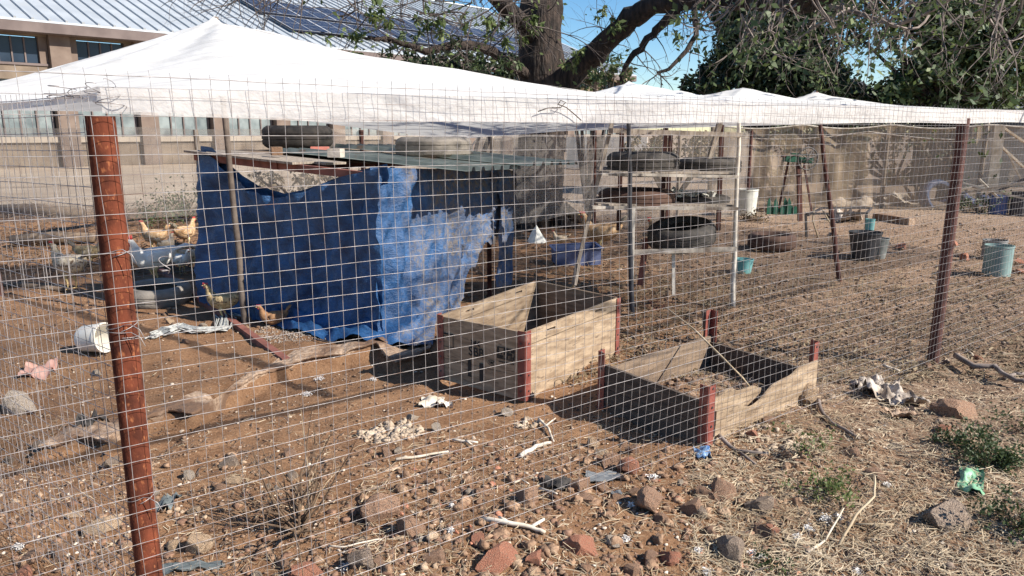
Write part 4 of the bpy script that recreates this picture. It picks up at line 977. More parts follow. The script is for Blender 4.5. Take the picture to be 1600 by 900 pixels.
# ================================================================== HENS
def hen(px, py, face, hpx, cols, label, pose='stand', rooster=False, tailc=None, z=0, cat='hen', tailup=.5, Y=None):
    """py = feet pixel; face = heading in degrees; hpx = height of the bird in pixels"""
    g = G(px, py, z) if Y is None else PY(px, py, Y)
    g = Vector((g.x, g.y, g.z if (z or Y) else hz(g.x, g.y))); S = hpx * mpp(g) / .44
    t = thing('rooster' if rooster else 'hen', label, cat, g, 'chickens in the pen', (0, 0, R(face))); t.scale = (S,) * 3
    m = mat('plumage_%d' % len(MATS), cols[0], cols[1], 16, .9, bump=.8, bscale=70, detail=5, c3=cols[2] if len(cols) > 2 else None, c3scale=34, c3amt=.42, bdist=.006)
    bz = {'stand': 0, 'sit': -.10, 'peck': 0}[pose]
    body = [(-.215, .325), (-.18, .30), (-.13, .27), (-.06, .245), (.02, .235), (.085, .245), (.12, .275)]
    brx = [.012, .045, .075, .098, .10, .085, .065]; brz = [.02, .05, .078, .098, .105, .09, .072]
    if pose == 'peck':
        neck = [(.17, .27), (.215, .225), (.245, .165), (.27, .12), (.285, .09), (.29, .075)]
    elif pose == 'alert':
        neck = [(.14, .32)]
    else:
        neck = [(.142, .315), (.156, .352), (.163, .385), (.178, .41), (.205, .418), (.222, .412)]
    nrx = [.05, .036, .027, .026, .019, .007]; nrz = [.055, .04, .03, .028, .021, .008]
    P = [Vector((x, 0, zz + bz)) for x, zz in body + neck]
    MB().loft(P, brx + nrx, brz + nrz, 14).build('body', m, t, smooth=True, local=True)
    for s in (-1, 1):
        wp = [Vector((.075, s * .075, .265 + bz)), Vector((.03, s * .094, .262 + bz)), Vector((-.05, s * .092, .262 + bz)), Vector((-.12, s * .072, .272 + bz)), Vector((-.175, s * .05, .28 + bz))]
        MB().loft(wp, [.008, .018, .019, .014, .004], [.02, .055, .06, .04, .01], 10).build('wing', m, t, smooth=True, local=True)
    tm = tailc or m; b = MB()
    for k in range(11 if rooster else 8):
        a = (k / 7 - .5); Ln = (.20 if rooster else .13) * random.uniform(.85, 1.15); th = R(35 + 40 * tailup * random.uniform(.6, 1.2)); yw = a * .05
        q0 = Vector((-.17, yw * .6, .30 + bz)); q1 = q0 + Vector((-cos(th) * Ln * .6, yw * .5, sin(th) * Ln * .6)); q2 = q1 + Vector((-Ln * (.5 if rooster else .3), yw * .5, (-.02 if rooster else .05)))
        b.tube([q0, q1, q2], [.014, .017, .004], 5)
    b.build('tail', tm, t, smooth=True, local=True)
    LEGM = mat('hen_leg', (.50, .36, .16), (.62, .48, .26), 20, .6)
    if pose != 'sit':
        for s in (-1, 1):
            b = MB(); b.tube([(.0, s * .045, .18), (.012, s * .045, .12), (-.008, s * .045, .07), (0, s * .045, .008)], [.034, .016, .007, .006], 7)
            for dx, dy in ((.05, 0), (.042, .025), (.042, -.025), (-.022, 0)): b.tube([(0, s * .045, .008), (dx, s * .045 + dy, .004)], [.005, .003], 5)
            b.build('leg', LEGM, t, smooth=True, local=True)
    hx, hzz = (neck[3][0], neck[3][1] + bz)
    dirv = Vector((neck[5][0] - neck[3][0], 0, neck[5][1] - neck[3][1])).normalized(); upv = Vector((-dirv.z, 0, dirv.x))
    hp = Vector((neck[4][0], 0, neck[4][1] + bz)); CM = mat('comb_red', (.42, .03, .03), (.60, .08, .07), 20, .6)
    k = 1.9 if rooster else 1
    b = MB()
    for q in range(4): b.tube([hp + dirv * (-.03 + .016 * q) + upv * .015, hp + dirv * (-.034 + .017 * q) + upv * (.015 + .022 * k)], [.008 * k, .003], 5)
    b.box(hp + dirv * -.005 + upv * .017, (.05, .006, .014 * k)); b.build('comb', CM, t, smooth=True, local=True)
    b = MB()
    for s in (-1, 1): b.tube([hp + Vector((.0, s * .009, -.006)), hp + Vector((-.002, s * .012, -.03 * k))], [.007, .009 * k], 6)
    b.build('wattle', CM, t, smooth=True, local=True)
    MB().tube([hp + dirv * .012, hp + dirv * .042 - upv * .003], [.008, .0015], 6).build('beak', LEGM, t, smooth=True, local=True)
    b = MB()
    for s in (-1, 1): b.tube([hp + dirv * -.012 + Vector((0, s * .018, 0)) + upv * .003, hp + dirv * -.012 + Vector((0, s * .023, 0)) + upv * .003], .004, 6)
    b.build('eye', INK, t, local=True)
    return t
WHT = ((.68, .66, .62), (.88, .86, .82)); TAN = ((.30, .17, .08), (.46, .30, .17), (.50, .38, .26)); CREAM = ((.40, .30, .20), (.60, .50, .38))
SPK = ((.50, .40, .27), (.62, .54, .42), (.16, .10, .06)); BRN = ((.20, .10, .05), (.36, .20, .10)); BUFF = ((.34, .24, .12), (.52, .40, .22), (.10, .06, .035))
hen(112, 448, 160, 72, SPK, 'speckled buff and brown hen walking left of the rusty post', tailup=.1, tailc=mat('dark_tail', (.12, .10, .08), (.3, .26, .2), 30, .9))
hen(143, 420, 20, 46, BUFF, 'brown speckled hen half hidden behind the rusty post', pose='stand', tailc=MATS['dark_tail'])
hen(243, 443, 225, 74, WHT, 'white rooster with a large red comb right of the rusty post', rooster=True, tailup=-.6, cat='rooster')
hen(243, 396, 165, 48, TAN, 'ginger hen farthest left of the group behind the tyre', tailup=.3)
hen(262, 404, 80, 40, CREAM, 'cream hen facing away in the middle of the group', tailup=.5)
hen(292, 392, 70, 46, TAN, 'ginger hen with dark tail beside the tarpaulin edge', tailc=MATS['dark_tail'])
hen(285, 426, 335, 40, WHT, 'white hen with reddish head in front of the ginger hens', pose='stand', tailup=-.4)
hen(300, 422, 30, 44, CREAM, 'cream hen right behind the white hen at the tarpaulin', pose='peck')
hen(350, 500, 175, 58, BUFF, 'gold and brown hen peering past the wooden pole by the tarpaulin', tailc=MATS['dark_tail'])
hen(428, 512, 200, 46, BRN, 'brown hen crouching in the shade under the tarpaulin edge', pose='sit')
hen(938, 396, 175, 66, TAN, 'ginger hen standing behind the blue grey tray', tailc=MATS['dark_tail'])
hen(875, 388, 160, 26, CREAM, 'small cream chick standing on the blue grey tray', tailup=-.3, cat='chick')
hen(1030, 381, 200, 44, ((.10, .05, .035), (.40, .30, .18)), 'dark headed hen behind the tilted black tyre on the rack', tailc=IRON)

# ================================================================== BUCKETS, TRAYS, TINS
def vessel(px, py, wpx, hpx, m, label, name='bucket', cat='bucket', taper=.85, z=0, n=28, tilt=(0, 0, 0), lying=False, handle=False, closed=False, group=None):
    g = G(px, py, z); r = mpp(g) * wpx / 2; h = mpp(g) * hpx
    b0 = z if z else hz(g.x, g.y)
    th = max(.003, r * .04)
    prof = [(0.001, 0), (r * taper, 0), (r * (taper + (1 - taper) * .5), h * .5), (r * .985, h * .93), (r * 1.03, h * .94), (r * 1.03, h), (r - th, h)]
    prof += ([(0.001, h)] if closed else [(r * taper - th, th), (0.001, th)])
    t = thing(name, label, cat, (g.x, g.y, b0), group, tilt)
    MB().lathe(prof, n=n).build('shell', m, t, smooth=False, local=True)
    for q in t.children: q.data.polygons.foreach_set('use_smooth', [True] * len(q.data.polygons)); q.data.set_sharp_from_angle(angle=R(40))
    if handle:
        pts = [Vector((r * cos(a) * 1.03, .0, h * .93)) + Vector((0, -sin(a) * r * .5, -sin(a) * h * .5)) for a in np.linspace(0, pi, 12)]
        MB().tube(pts, .003, 5).build('handle', WIRE, t, local=True)
    return t
# white bucket on its side, half behind the rusty post
g = G(150, 556); r = .105
t = thing('bucket', 'white plastic bucket lying on its side behind the rusty post', 'bucket', (g.x - .08, g.y, hz(g.x, g.y) + r * .95), None, (0, R(84), R(-12)))
MB().lathe([(.001, 0), (r * .80, 0), (r * .90, .02), (r * .98, .16), (r * 1.04, .165), (r * 1.04, .19), (r * .95, .19), (r * .82, .01), (.001, .01)], n=36).build('shell', WHITEPL, t, smooth=True, local=True)
t.children[0].data.set_sharp_from_angle(angle=R(40))
vessel(1165, 338, 34, 40, mat('pale_grey_plastic', (.42, .42, .38), (.58, .57, .52), 6, .6), 'pale grey bucket standing behind the right pole of the rack', handle=True)
vessel(1160, 424, 32, 22, TEAL, 'turquoise plastic bowl behind the right pole of the rack', name='bowl', cat='bowl', taper=.8)
vessel(1556, 430, 40, 47, TEALGREY, 'grey green ribbed tin drum standing alone at right', name='tin_drum', cat='drum', taper=.97)
vessel(1552, 402, 34, 30, mat('grey_tin', (.20, .20, .20), (.30, .30, .29), 6, .6), 'grey tin standing just behind the grey green drum', name='tin_drum', cat='drum', taper=.98)
vessel(1349, 402, 48, 44, mat('black_pot', (.02, .02, .022), (.05, .05, .055), 8, .5), 'round black cooking pot beside the low steel frame', name='pot', cat='pot', taper=.7)
vessel(1370, 400, 32, 32, mat('grey_pot', (.13, .14, .13), (.27, .28, .26), 8, .5), 'grey rounded pot touching the black pot', name='pot', cat='pot', taper=.75)
vessel(1358, 364, 14, 22, TEAL, 'turquoise mug hanging at the end of the low steel frame', name='mug', cat='mug', taper=.9, z=.28)
vessel(1335, 350, 26, 12, WHITEPL, 'white enamel basin behind the low steel frame', name='basin', cat='basin', taper=.8, z=.2) if False else None
# blue grey tray
g = G(900, 412); a = mpp(g); t = thing('tray', 'blue grey plastic tray behind the tall crate', 'tray', (g.x, g.y, hz(g.x, g.y)), None, (R(3), R(-2), R(8)))
W_, D_, H_ = a * 68, a * 68 * .62, a * 26; b = MB(); wl = .006
for s in (-1, 1):
    b.box((s * W_ / 2, 0, H_ / 2), (wl, D_ - wl * 2, H_), M=Matrix.Rotation(s * .12, 3, 'Y')); b.box((0, s * D_ / 2, H_ / 2), (W_ + .01, wl, H_), M=Matrix.Rotation(-s * .12, 3, 'X'))
b.box((0, 0, .004), (W_ - .012, D_ - .012, .006)); b.build('shell', BLUEPL, t, local=True)
b = MB()
for s in (-1, 1): b.box((s * (W_ / 2 + .02), 0, H_), (.03, D_ + .05, .006)); b.box((0, s * (D_ / 2 + .018), H_ + .0035), (W_ + .05, .03, .006))
b.build('rim', BLUEPL, t, local=True)
# white cone of paper
g = G(839, 378); b = MB(); h = mpp(g) * 27; r = mpp(g) * 17
apex = Vector((g.x - .01, g.y, h)); ring = [Vector((g.x + r * cos(t) * random.uniform(.85, 1.1), g.y + r * sin(t) * random.uniform(.7, 1), .0)) for t in np.linspace(0, 2 * pi, 8)[:-1]]
mid = [apex.lerp(q, .5) + Vector((random.uniform(-1, 1), random.uniform(-1, 1), .3)) * .012 for q in ring]
b.add([apex] + mid + ring, [(0, 1 + k, 1 + (k + 1) % 7) for k in range(7)] + [(1 + k, 8 + k, 8 + (k + 1) % 7, 1 + (k + 1) % 7) for k in range(7)])
tag(b.build('plastic_sheet', mat('white_sheet', (.62, .64, .60), (.78, .78, .74), 14, .5), loc=g), 'white crumpled sheet standing as a small cone by the tree foot', 'sheet')
# rusty trough with brown lids
tyre(1205, 388, 72, 'half buried brown tyre between the turquoise bowl and the steel frame', m=mat('brown_rubber', (.06, .03, .024), (.12, .07, .05), 10, .9), wr=.36)

# ================================================================== RACK WITH TYRES
g0 = V0(G(925, 440)); gR = V0(G(1145, 482)); gL = V0(G(988, 492))
RACKW = mat('rack_lath', (.22, .19, .16), (.50, .45, .39), 7, .9, bump=.3, bscale=40, c3=(.13, .10, .08), c3scale=5, c3amt=.45)
rk = thing('shelf_rack', 'home made shelf rack of pale laths and dark steel legs carrying tyres', 'rack', gL)
Yf = gL.y; 
def rb(p0, p1, Y0, Y1, wd, ht, m, nm='lath'):
    a = PY(p0[0], p0[1], Y0); c = PY(p1[0], p1[1], Y1); return MB().beam(a, c, wd, ht).build(nm, m, rk)
YR = gR.y - .02; YL = gL.y + .03; YB = YL + 1.0
rb((990, 394), (1150, 389), YL, YR, .03, .040, RACKW, 'shelf_lath'); rb((925, 324), (1152, 326), YL + .05, YR, .05, .028, RACKW, 'shelf_lath'); 
rb((940, 272), (1152, 276), YL + .05, YR, .06, .022, RACKW, 'shelf_lath'); rb((952, 204), (1158, 211), YL + .05, YR, .03, .04, WOOD, 'top_lath')
for (x0, x1, y) in ((930, 1150, 262), (925, 1150, 308), (985, 1130, 366)):
    rb((x0 + 20, y), (x1 - 10, y + 2), YB, YB + .1, .05, .03, WOOD, 'shelf_lath')
for (px, yt, yb, Yy, m) in ((972, 200, 350, YB + .2, RUSTD), (1040, 200, 345, YB + .25, RUSTD), (1048, 205, 345, YB + .45, RUSTD), (1128, 195, 350, YB, RUSTD)):
    b_ = G(px, yb); rb((px, yt), (px - 6, 360 if Yy < 7.8 else 352), Yy, Yy, .04, .04, m, 'leg')
rb((957, 188), (903, 412), YL + .12, YL + .12, .045, .03, WOOD, 'brace'); rb((903, 412), (897, 445), YL + .12, YL + .10, .045, .03, WOOD, 'brace')
rb((1128, 180), (1105, 262), YB - .2, YB - .1, .08, .02, WOOD, 'brace'); rb((1010, 372), (1000, 446), YL + .5, YL + .4, .05, .03, RUSTBAR, 'leg'); rb((990, 325), (986, 490), YL - .01, YL - .005, .025, .03, PALEWOOD, 'lath')
rb((1052, 395), (1052, 460), YL + .2, YL + .2, .025, .025, PALEWOOD, 'lath')
# sloping shelf boards
for k, (x0, y0, x1, y1) in enumerate(((935, 268, 1145, 270), (930, 318, 1145, 320))):
    for q in range(3):
        a = PY(x0 + 6 * q, y0, YL + .15); c = PY(x1, y1, YR + .15); dz = Vector((0, .25 * q, .004 * q)); MB().beam(a + dz, c + dz, .2, .016).build('board', WOOD, rk)
def tyre_at(px, pyb, wpx, Y, label, m=RUBBER, wr=.34, tilt=(0, 0, 0), ri=.62, Ro=None):
    p = PY(px, pyb, Y); Ro = Ro or mpp(p) * wpx / 2; b = tyre_mb(Ro, Ro * 2 * wr, ri); o = b.build('tyre', m, local=True, smooth=True); o.data.set_sharp_from_angle(angle=R(40))
    o.location = (p.x, p.y, p.z + Ro * wr * (1 if abs(tilt[0]) < .8 else 2.4)); o.rotation_euler = tilt; return tag(o, label, 'tyre', 'old tyres in the pen')
tyre_at(1004, 274, 112, YL + .45, 'black tyre lying on the upper shelf of the rack at left', wr=.32)
tyre_at(1108, 272, 96, YL + .7, 'dusty black tyre on the upper shelf of the rack at right', wr=.26)
tyre_at(994, 324, 118, YL + .45, 'brown dusty tyre on the middle shelf of the rack at left', m=MATS['brown_rubber'], wr=.24)
tyre_at(1092, 322, 92, YL + .6, 'flat black tyre on the middle shelf of the rack at right', wr=.19)
tyre_at(1064, 384, 104, YL + .4, 'tilted black tyre leaning on the lowest shelf of the rack', wr=.34, tilt=(R(8), R(-7), 0), ri=.60)
# small things on the shelves
g = PY(1075, 262, YL + .2); tag(MB().lathe([(.001, 0), (.05, 0), (.055, .06), (.03, .09), (.012, .12), (.001, .12)], c=g, n=16).build('jar', PALEST, loc=g, smooth=True), 'small pale jar on the upper shelf lath', 'jar') if False else None
scrap_ = []
g = PY(1075, 306, YL + .5)
b = MB()
for k in range(14): q = g + Vector((random.uniform(-.14, .22), random.uniform(-.08, .1), random.uniform(.0, .05))); b.box(q, (random.uniform(.04, .1), .05, .02), M=Matrix.Rotation(random.uniform(0, 3), 3, (random.random(), random.random(), random.random())))
tag(b.build('rubbish_heap', MATS['pale_grey_plastic'], loc=g), 'light rubbish heaped in the flat black tyre on the rack', 'rubbish', kind='stuff')

# ================================================================== GREEN GRINDER STAND
g = V0(G(1248, 350)); Yg = g.y
gr = thing('hand_grinder', 'green hand grinder with a thin spoked wheel on a tall steel stand', 'grinder', g)
def gb(p0, p1, wd, ht, m, nm, dy=0, dy2=None):
    a = PY(p0[0], p0[1], Yg + dy); c = PY(p1[0], p1[1], Yg + (dy if dy2 is None else dy2)); return MB().beam(a, c, wd, ht).build(nm, m, gr)
gb((1248, 255), (1250, 345), .07, .07, RUSTD, 'leg'); gb((1232, 252), (1217, 325), .03, .03, RUSTD, 'leg', dy=.1); gb((1256, 255), (1268, 330), .03, .03, RUSTD, 'leg', dy=.5)
gb((1226, 248), (1268, 251), .16, .10, GREENPAINT, 'housing'); gb((1222, 244), (1246, 244), .12, .03, RUSTD, 'hopper'); gb((1236, 240), (1262, 242), .1, .03, GREENPAINT, 'cover')
c = PY(1262, 248, Yg - .12); rw = mpp(c) * 17
P = [c + Vector((rw * cos(t), .25 * rw * cos(t), rw * sin(t))) for t in np.linspace(0, 2 * pi, 33)]
wh = MB().tube(P, .012, 6).build('wheel', IRON, gr, smooth=True)
for k in range(4):
    t = k * pi / 4 + .3; d = Vector((rw * cos(t), .25 * rw * cos(t), rw * sin(t))); MB().tube([c - d, c + d], .008, 5).build('spoke', IRON, wh, smooth=True)
# green spiky planter
g = G(1222, 335); pl = thing('green_planter', 'green painted jagged planter on the ground by the grinder', 'planter', (g.x, g.y, 0))
b = MB(); a = mpp(g)
for k in range(9):
    x = (k - 4) * a * 5.2; hh = a * (26 if k in (0, 2, 5, 6) else 14); b.add([(x - a * 3.4, .03 * (k % 2), 0), (x + a * 3.4, .03 * (k % 2), 0), (x + a * 2.6, .03 * (k % 2), hh * .7), (x - a * .5, .03 * (k % 2), hh), (x - a * 3, .03 * (k % 2), hh * .75)] + [(x - a * 3.4, .03 * (k % 2) + .02, 0), (x + a * 3.4, .03 * (k % 2) + .02, 0), (x + a * 2.6, .03 * (k % 2) + .02, hh * .7), (x - a * .5, .03 * (k % 2) + .02, hh), (x - a * 3, .03 * (k % 2) + .02, hh * .75)], [(0, 1, 2, 3, 4), (9, 8, 7, 6, 5), (0, 5, 6, 1), (1, 6, 7, 2), (2, 7, 8, 3), (3, 8, 9, 4), (4, 9, 5, 0)])
b.build('shell', GREENPAINT, pl, local=True)
# low steel frame
fr_ = thing('trestle', 'low dark steel frame standing on the ground right of the grinder', 'trestle', G(1260, 372)); Yq = G(1260, 372).y
for (p0, p1) in (((1259, 334), (1260, 374)), ((1259, 334), (1354, 333)), ((1354, 333), (1353, 358))): MB().beam(PY(*p0, Yq), PY(*p1, Yq), .03, .03).build('bar', IRON, fr_)
for (p0, p1) in (((1262, 336), (1285, 325)), ((1354, 333), (1362, 325)), ((1285, 325), (1362, 325))): MB().beam(PY(*p0, Yq + (0 if p0[1] > 330 else .5)), PY(*p1, Yq + .5), .03, .03).build('bar', IRON, fr_)
g = PY(1285, 360, Yq - .1); P = [PY(x, y, Yq) for x, y in ((1272, 325), (1270, 345), (1278, 370), (1295, 385), (1320, 392))]
tag(MB().tube(P, .012, 6).build('bent_cane', STRAW, loc=P[0], smooth=True), 'bent pale cane leaning through the low steel frame', 'cane')
P = [PY(x, y, Yq + .2) for x, y in ((1285, 328), (1298, 350), (1305, 378))]
tag(MB().tube(P, .012, 6).build('bent_cane', STRAW, loc=P[0], smooth=True), 'straighter pale cane inside the low steel frame', 'cane')
# sack hanging on frame
scrap('rag', 1318, 345, 30, 18, MATS['pale_sack'], 'whitish rag bundled behind the low steel frame', 'rag', lift=.25, n=14, seed=3)
scrap('rag', 1340, 322, 80, 10, MATS['pale_sack'], 'heap of white torn sacking on the sand in front of the blue tyre', 'rag', lift=.2, n=18, seed=21)
scrap('rag', 1400, 318, 60, 14, mat('sand_sack', (.42, .33, .24), (.62, .54, .45), 14, .9), 'pale torn sacking right of the white heap', 'rag', lift=.25, n=16, seed=31)
g = PY(1296, 280, 11.); 
vessel(1280, 296, 26, 26, CONC, 'pale clay pot behind the grinder wheel', name='clay_pot', cat='pot', taper=.6, z=.12) if False else None
# concrete edging and sand bank
for (x0, y0, x1, y1, h_, lab) in ((1368, 343, 1425, 352, .12, 'grey concrete kerb block right of the turquoise mug'), (1170, 330, 1215, 333, .10, 'grey concrete kerb block left of the green planter')):
    a = G(x0, y0); c = G(x1, y1); a.z = c.z = h_ / 2; tag(MB().beam(a, c, .14, h_).build('kerb_block', CONC, loc=a), lab, 'kerb block')
for k, (x0, y0, x1, y1) in enumerate(((1172, 307, 1235, 314), (1240, 310, 1300, 318), (1150, 303, 1168, 304), (1305, 316, 1375, 318))):
    a = G(x0, y0); c = G(x1, y1); a.z = c.z = .05; tag(MB().beam(a, c, .3, .14).build('log', mat('log_wood', (.08, .055, .04), (.18, .13, .09), 8, .9), loc=a), ['dark log edging the sand behind the grinder', 'dark log edging the sand right of the grinder', 'short dark log edging the sand behind the rack pole', 'thin dark log edging the sand left of the white heap'][k], 'log')
# blue tyre half standing
p = G(1430, 318); o = tyre_mb(.42, .26, .66).build('tyre', mat('blue_painted_rubber', (.012, .035, .11), (.03, .08, .20), 8, .7), local=True, smooth=True); o.location = (p.x + .0, p.y - .9, .18); o.rotation_euler = (R(68), R(0), R(12)); o.data.set_sharp_from_angle(angle=R(40)); tag(o, 'blue painted tyre standing half buried by the brown net', 'tyre', 'old tyres in the pen')
p = G(1330, 316); o = tyre_mb(.40, .24, .66).build('tyre', RUBBER, local=True, smooth=True); o.location = (p.x, p.y + .3, .06); o.rotation_euler = (R(30), 0, 0); tag(o, 'dark tyre lying left of the blue painted one', 'tyre', 'old tyres in the pen')
# junk pile at right edge
jb = [(1510, 300, 1600, 286, .05, WOOD), (1505, 286, 1560, 300, .04, PALEWOOD), (1520, 292, 1600, 310, .05, WOOD), (1530, 280, 1560, 310, .05, BONE), (1545, 305, 1600, 280, .06, IRON), (1500, 296, 1545, 288, .03, BONE), (1576, 240, 1600, 290, .04, BONE), (1560, 225, 1600, 262, .05, BONE), (1562, 196, 1605, 225, .05, BONE)]
for k, (x0, y0, x1, y1, wd, m) in enumerate(jb):
    a = PY(x0, y0, 9.6 + .08 * k); c = PY(x1, y1, 9.4 + .1 * k); tag(MB().beam(a, c, wd, wd * .5).build('scrap_board', m, loc=a), ['long grey board lying across the junk heap at right', 'pale slanting board at the left of the junk heap', 'grey board low on the junk heap sloping right', 'white splinter sloping steeply on the junk heap', 'black bar across the blue drum of the junk heap', 'short white board at the far left of the junk heap', 'white lath standing at the right edge over the heap', 'white slanting lath halfway up the pale net at right', 'white slanting rail from the top of the split post'][k], 'board', 'boards in the junk heap')
for k, (x0, y0, x1, y1, m, lab, cat) in enumerate([(1545, 305, 1572, 336, BLUEPL, 'dark blue drum in the junk heap at right', 'drum'), (1578, 300, 1604, 338, IRON, 'black drum at the right edge of the junk heap', 'drum')]):
    g = G((x0 + x1) / 2, y1); r = mpp(g) * (x1 - x0) / 2; h = mpp(g) * (y1 - y0)
    tag(MB().lathe([(.001, 0), (r, 0), (r, h * .3), (r * 1.03, h * .33), (r, h * .36), (r, h * .64), (r * 1.03, h * .67), (r, h * .7), (r, h), (r * .9, h), (r * .9, h * .96), (.001, h * .96)], c=(g.x, g.y, 0), n=24).build('drum', m, loc=(g.x, g.y, 0), smooth=False), lab, cat)
g = G(1522, 330); scrap('plastic_sheet', 1512, 318, 46, 20, BLUEPL, 'crumpled dark blue sheeting left of the drums in the junk heap', 'sheeting', lift=.3, n=14, seed=4)
# pale split post
a = PY(1563, 196, 10.2); c = PY(1550, 300, 10.0); tag(MB().beam(c, a, .12, .05).build('split_post', BONE, loc=c), 'pale split post holding the net by the junk heap', 'post')

# ================================================================== NETS AND FENCE AT THE BACK
def BP(u, z=0, v=6.62): return FP(u, v, z)
bf = thing('back_fence', 'wire and net fence closing the far side of the poultry pen', 'fence', BP(0))
for k, u in enumerate(np.arange(0, 12.1, 2.0)):
    MB().tube([BP(u, -.2), BP(u + random.uniform(-.04, .04), 1.62)], .03, 8).build('post', WOOD if k % 2 else RUSTD, bf)
for r in range(16):
    z = .06 + r * .1; P = [BP(u, z + .02 * float(vnoise(u * 1.1, r * .2)), 6.6) for u in np.arange(0, 12.05, .25)]
    MB().tube(P, .0016, 3, cap=False).build('horizontal_wire', WIRE, bf)
for u in np.arange(0, 12.05, .1):
    P = [BP(u + .01 * float(vnoise(z * 2, u)), z, 6.6) for z in np.arange(.04, 1.62, .25)]
    MB().tube(P, .0014, 3, cap=False).build('vertical_wire', WIRE, bf)
def netsheet(u0, u1, z0, z1, m, parent, v=6.64, name='net', seed=0, scal=0):
    U, Zp = np.meshgrid(np.arange(u0, u1, .08), np.linspace(0, 1, 16))
    zt = np.full_like(U, z1) + .03 * vnoise(U * 1.5, 0 * U + seed); zb = z0 + .12 * vnoise(U * 1.2, 0 * U + seed + 5) * (z0 > .1)
    ZZ = zb + (zt - zb) * Zp; V_ = v + .07 * vnoise(U * 1.8 + seed, Zp * 2.5) + .03 * vnoise(U * 5, Zp * 5 + seed)
    return gridmesh(name, C0.x + FD.x * U + SD.x * V_, C0.y + FD.y * U + SD.y * V_, ZZ, m, parent=parent)
netsheet(5.7, 8.6, .30, 1.55, GREYNET, bf, seed=2)
VEIL = m_cloth('thin_veil_net', (.50, .45, .40), .62, k=.95)
netsheet(0, 5.6, .72, 1.64, VEIL, bf, seed=6)
VEIL2 = m_cloth('thinner_veil_net', (.42, .37, .32), .88, k=.9)
netsheet(8.7, 11.9, .02, 1.6, VEIL2, bf, seed=9)
bn_ = thing('brown_net_screen', 'sagging brown shade net screen on posts at the right rear', 'net screen', (3.9, 14.4, 0))
line = [(4.3, 16.6), (6.1, 16.2), (7.8, 15.9), (9.4, 15.2), (11.4, 14.4)]
def along(s):
    k = min(int(s), len(line) - 2); f = s - k; a, b_ = line[k], line[k + 1]; return a[0] + (b_[0] - a[0]) * f, a[1] + (b_[1] - a[1]) * f
S_, T_ = np.meshgrid(np.linspace(0, 3.999, 130), np.linspace(0, 1, 18)); X = np.zeros_like(S_); Y = X.copy(); Zz = X.copy()
for j in range(S_.shape[0]):
    for i in range(S_.shape[1]):
        x, y = along(S_[j, i]); t = T_[j, i]; d = .10 * float(vnoise(S_[j, i] * 5, t * 2)) + .04 * float(vnoise(S_[j, i] * 12, t * 5))
        X[j, i] = x; Y[j, i] = y + d; Zz[j, i] = t * (1.76 - .08 * abs(sin(S_[j, i] * pi))) - .03
gridmesh('net', X, Y, Zz, BROWNNET, parent=bn_)
MB().tube([(along(s)[0], along(s)[1] - .03, 1.74 - .08 * abs(sin(s * pi))) for s in np.linspace(0, 3.99, 40)], .018, 6).build('top_rope', BONE, bn_)
MB().tube([(along(s)[0], along(s)[1] - .06, 1.60 - .16 * abs(sin(s * pi * .5 + .4))) for s in np.linspace(0, 3.99, 40)], .014, 6).build('middle_rope', MATS['pale_sack'], bn_)
for s in (0.02, 1, 2, 3, 3.98): x, y = along(s); MB().tube([(x, y + .1, -.1), (x, y + .08, 1.78)], .045, 8).build('post', WOOD, bn_)

# ================================================================== BUILDING
FB = Vector((-22.2, 33.4, 0)); BD = Vector((.69, .724, 0)).normalized(); BN = Vector((BD.y, -BD.x, 0))
def bt(px, py): q = PW(px, py, FB, BN); return (q - FB).dot(BD), q.z
WALLM = mat('brown_render', (.13, .098, .072), (.21, .162, .12), 1.2, .9, bump=.2, bscale=20)
PILM = mat('brown_pillar', (.12, .085, .068), (.18, .135, .108), 1.5, .9)
SILLM = mat('pale_sill', (.30, .25, .20), (.38, .32, .26), 2, .9)
FASC = mat('fascia_brown', (.10, .075, .07), (.14, .108, .10), 1.5, .8)
GLASS = mat('window_glass', (.008, .014, .026), (.02, .032, .052), .7, .25, spec=.35)
GLASSL = mat('pale_window_glass', (.09, .11, .115), (.22, .25, .25), 1.4, .3)
ROOFM = mat('metal_roof', (.36, .39, .42), (.45, .48, .51), .5, .5, metal=.25, stretch=(1, 1, 3), c3=(.40, .42, .43), c3scale=1.5, c3amt=.35)
bd = thing('school_hall', 'long brown hall with a ribbed metal roof carrying solar panels', 'building', FB)
T0, T1_ = -9.0, 46.0
_, ze = bt(2, 37); _, zt1 = bt(38, 57); _, zb1 = bt(38, 98); _, zl1 = bt(20, 127); _, zs = bt(280, 213); zg = 0
def bbox(t0, t1, z0, z1, d0, d1, m, nm, parent=bd, shared=None):
    """d = distance out of the wall plane towards the yard"""
    c = FB + BD * (t0 + t1) / 2 + BN * (d0 + d1) / 2 + UP * (z0 + z1) / 2
    return MB().box(c, (t1 - t0, abs(d1 - d0), z1 - z0), M=Matrix((BD, BN, UP)).transposed()).build(nm, m, parent)
bbox(T0, T1_, 0, zs - .25, -.4, 0, WALLM, 'lower_wall'); bbox(T0, T1_, zl1 + .1, zb1 - .1, -.4, 0, WALLM, 'middle_wall'); bbox(T0, T1_, zt1 + .05, ze, -.4, 0, WALLM, 'upper_wall')
bbox(T0, T1_, zs - .25, zs, -.4, .12, SILLM, 'lower_sill'); bbox(T0, T1_, zb1 - .1, zb1, -.4, .06, FASC, 'upper_sill'); bbox(T0, T1_, 0, ze, -12, -11.6, WALLM, 'rear_wall'); bbox(T0, T0 + .4, 0, ze, -11.6, -.42, WALLM, 'end_wall'); bbox(T1_ - .4, T1_, 0, ze, -11.6, -.42, WALLM, 'end_wall')
pil = [2.68 + 3.6 * k for k in range(-3, 13)]
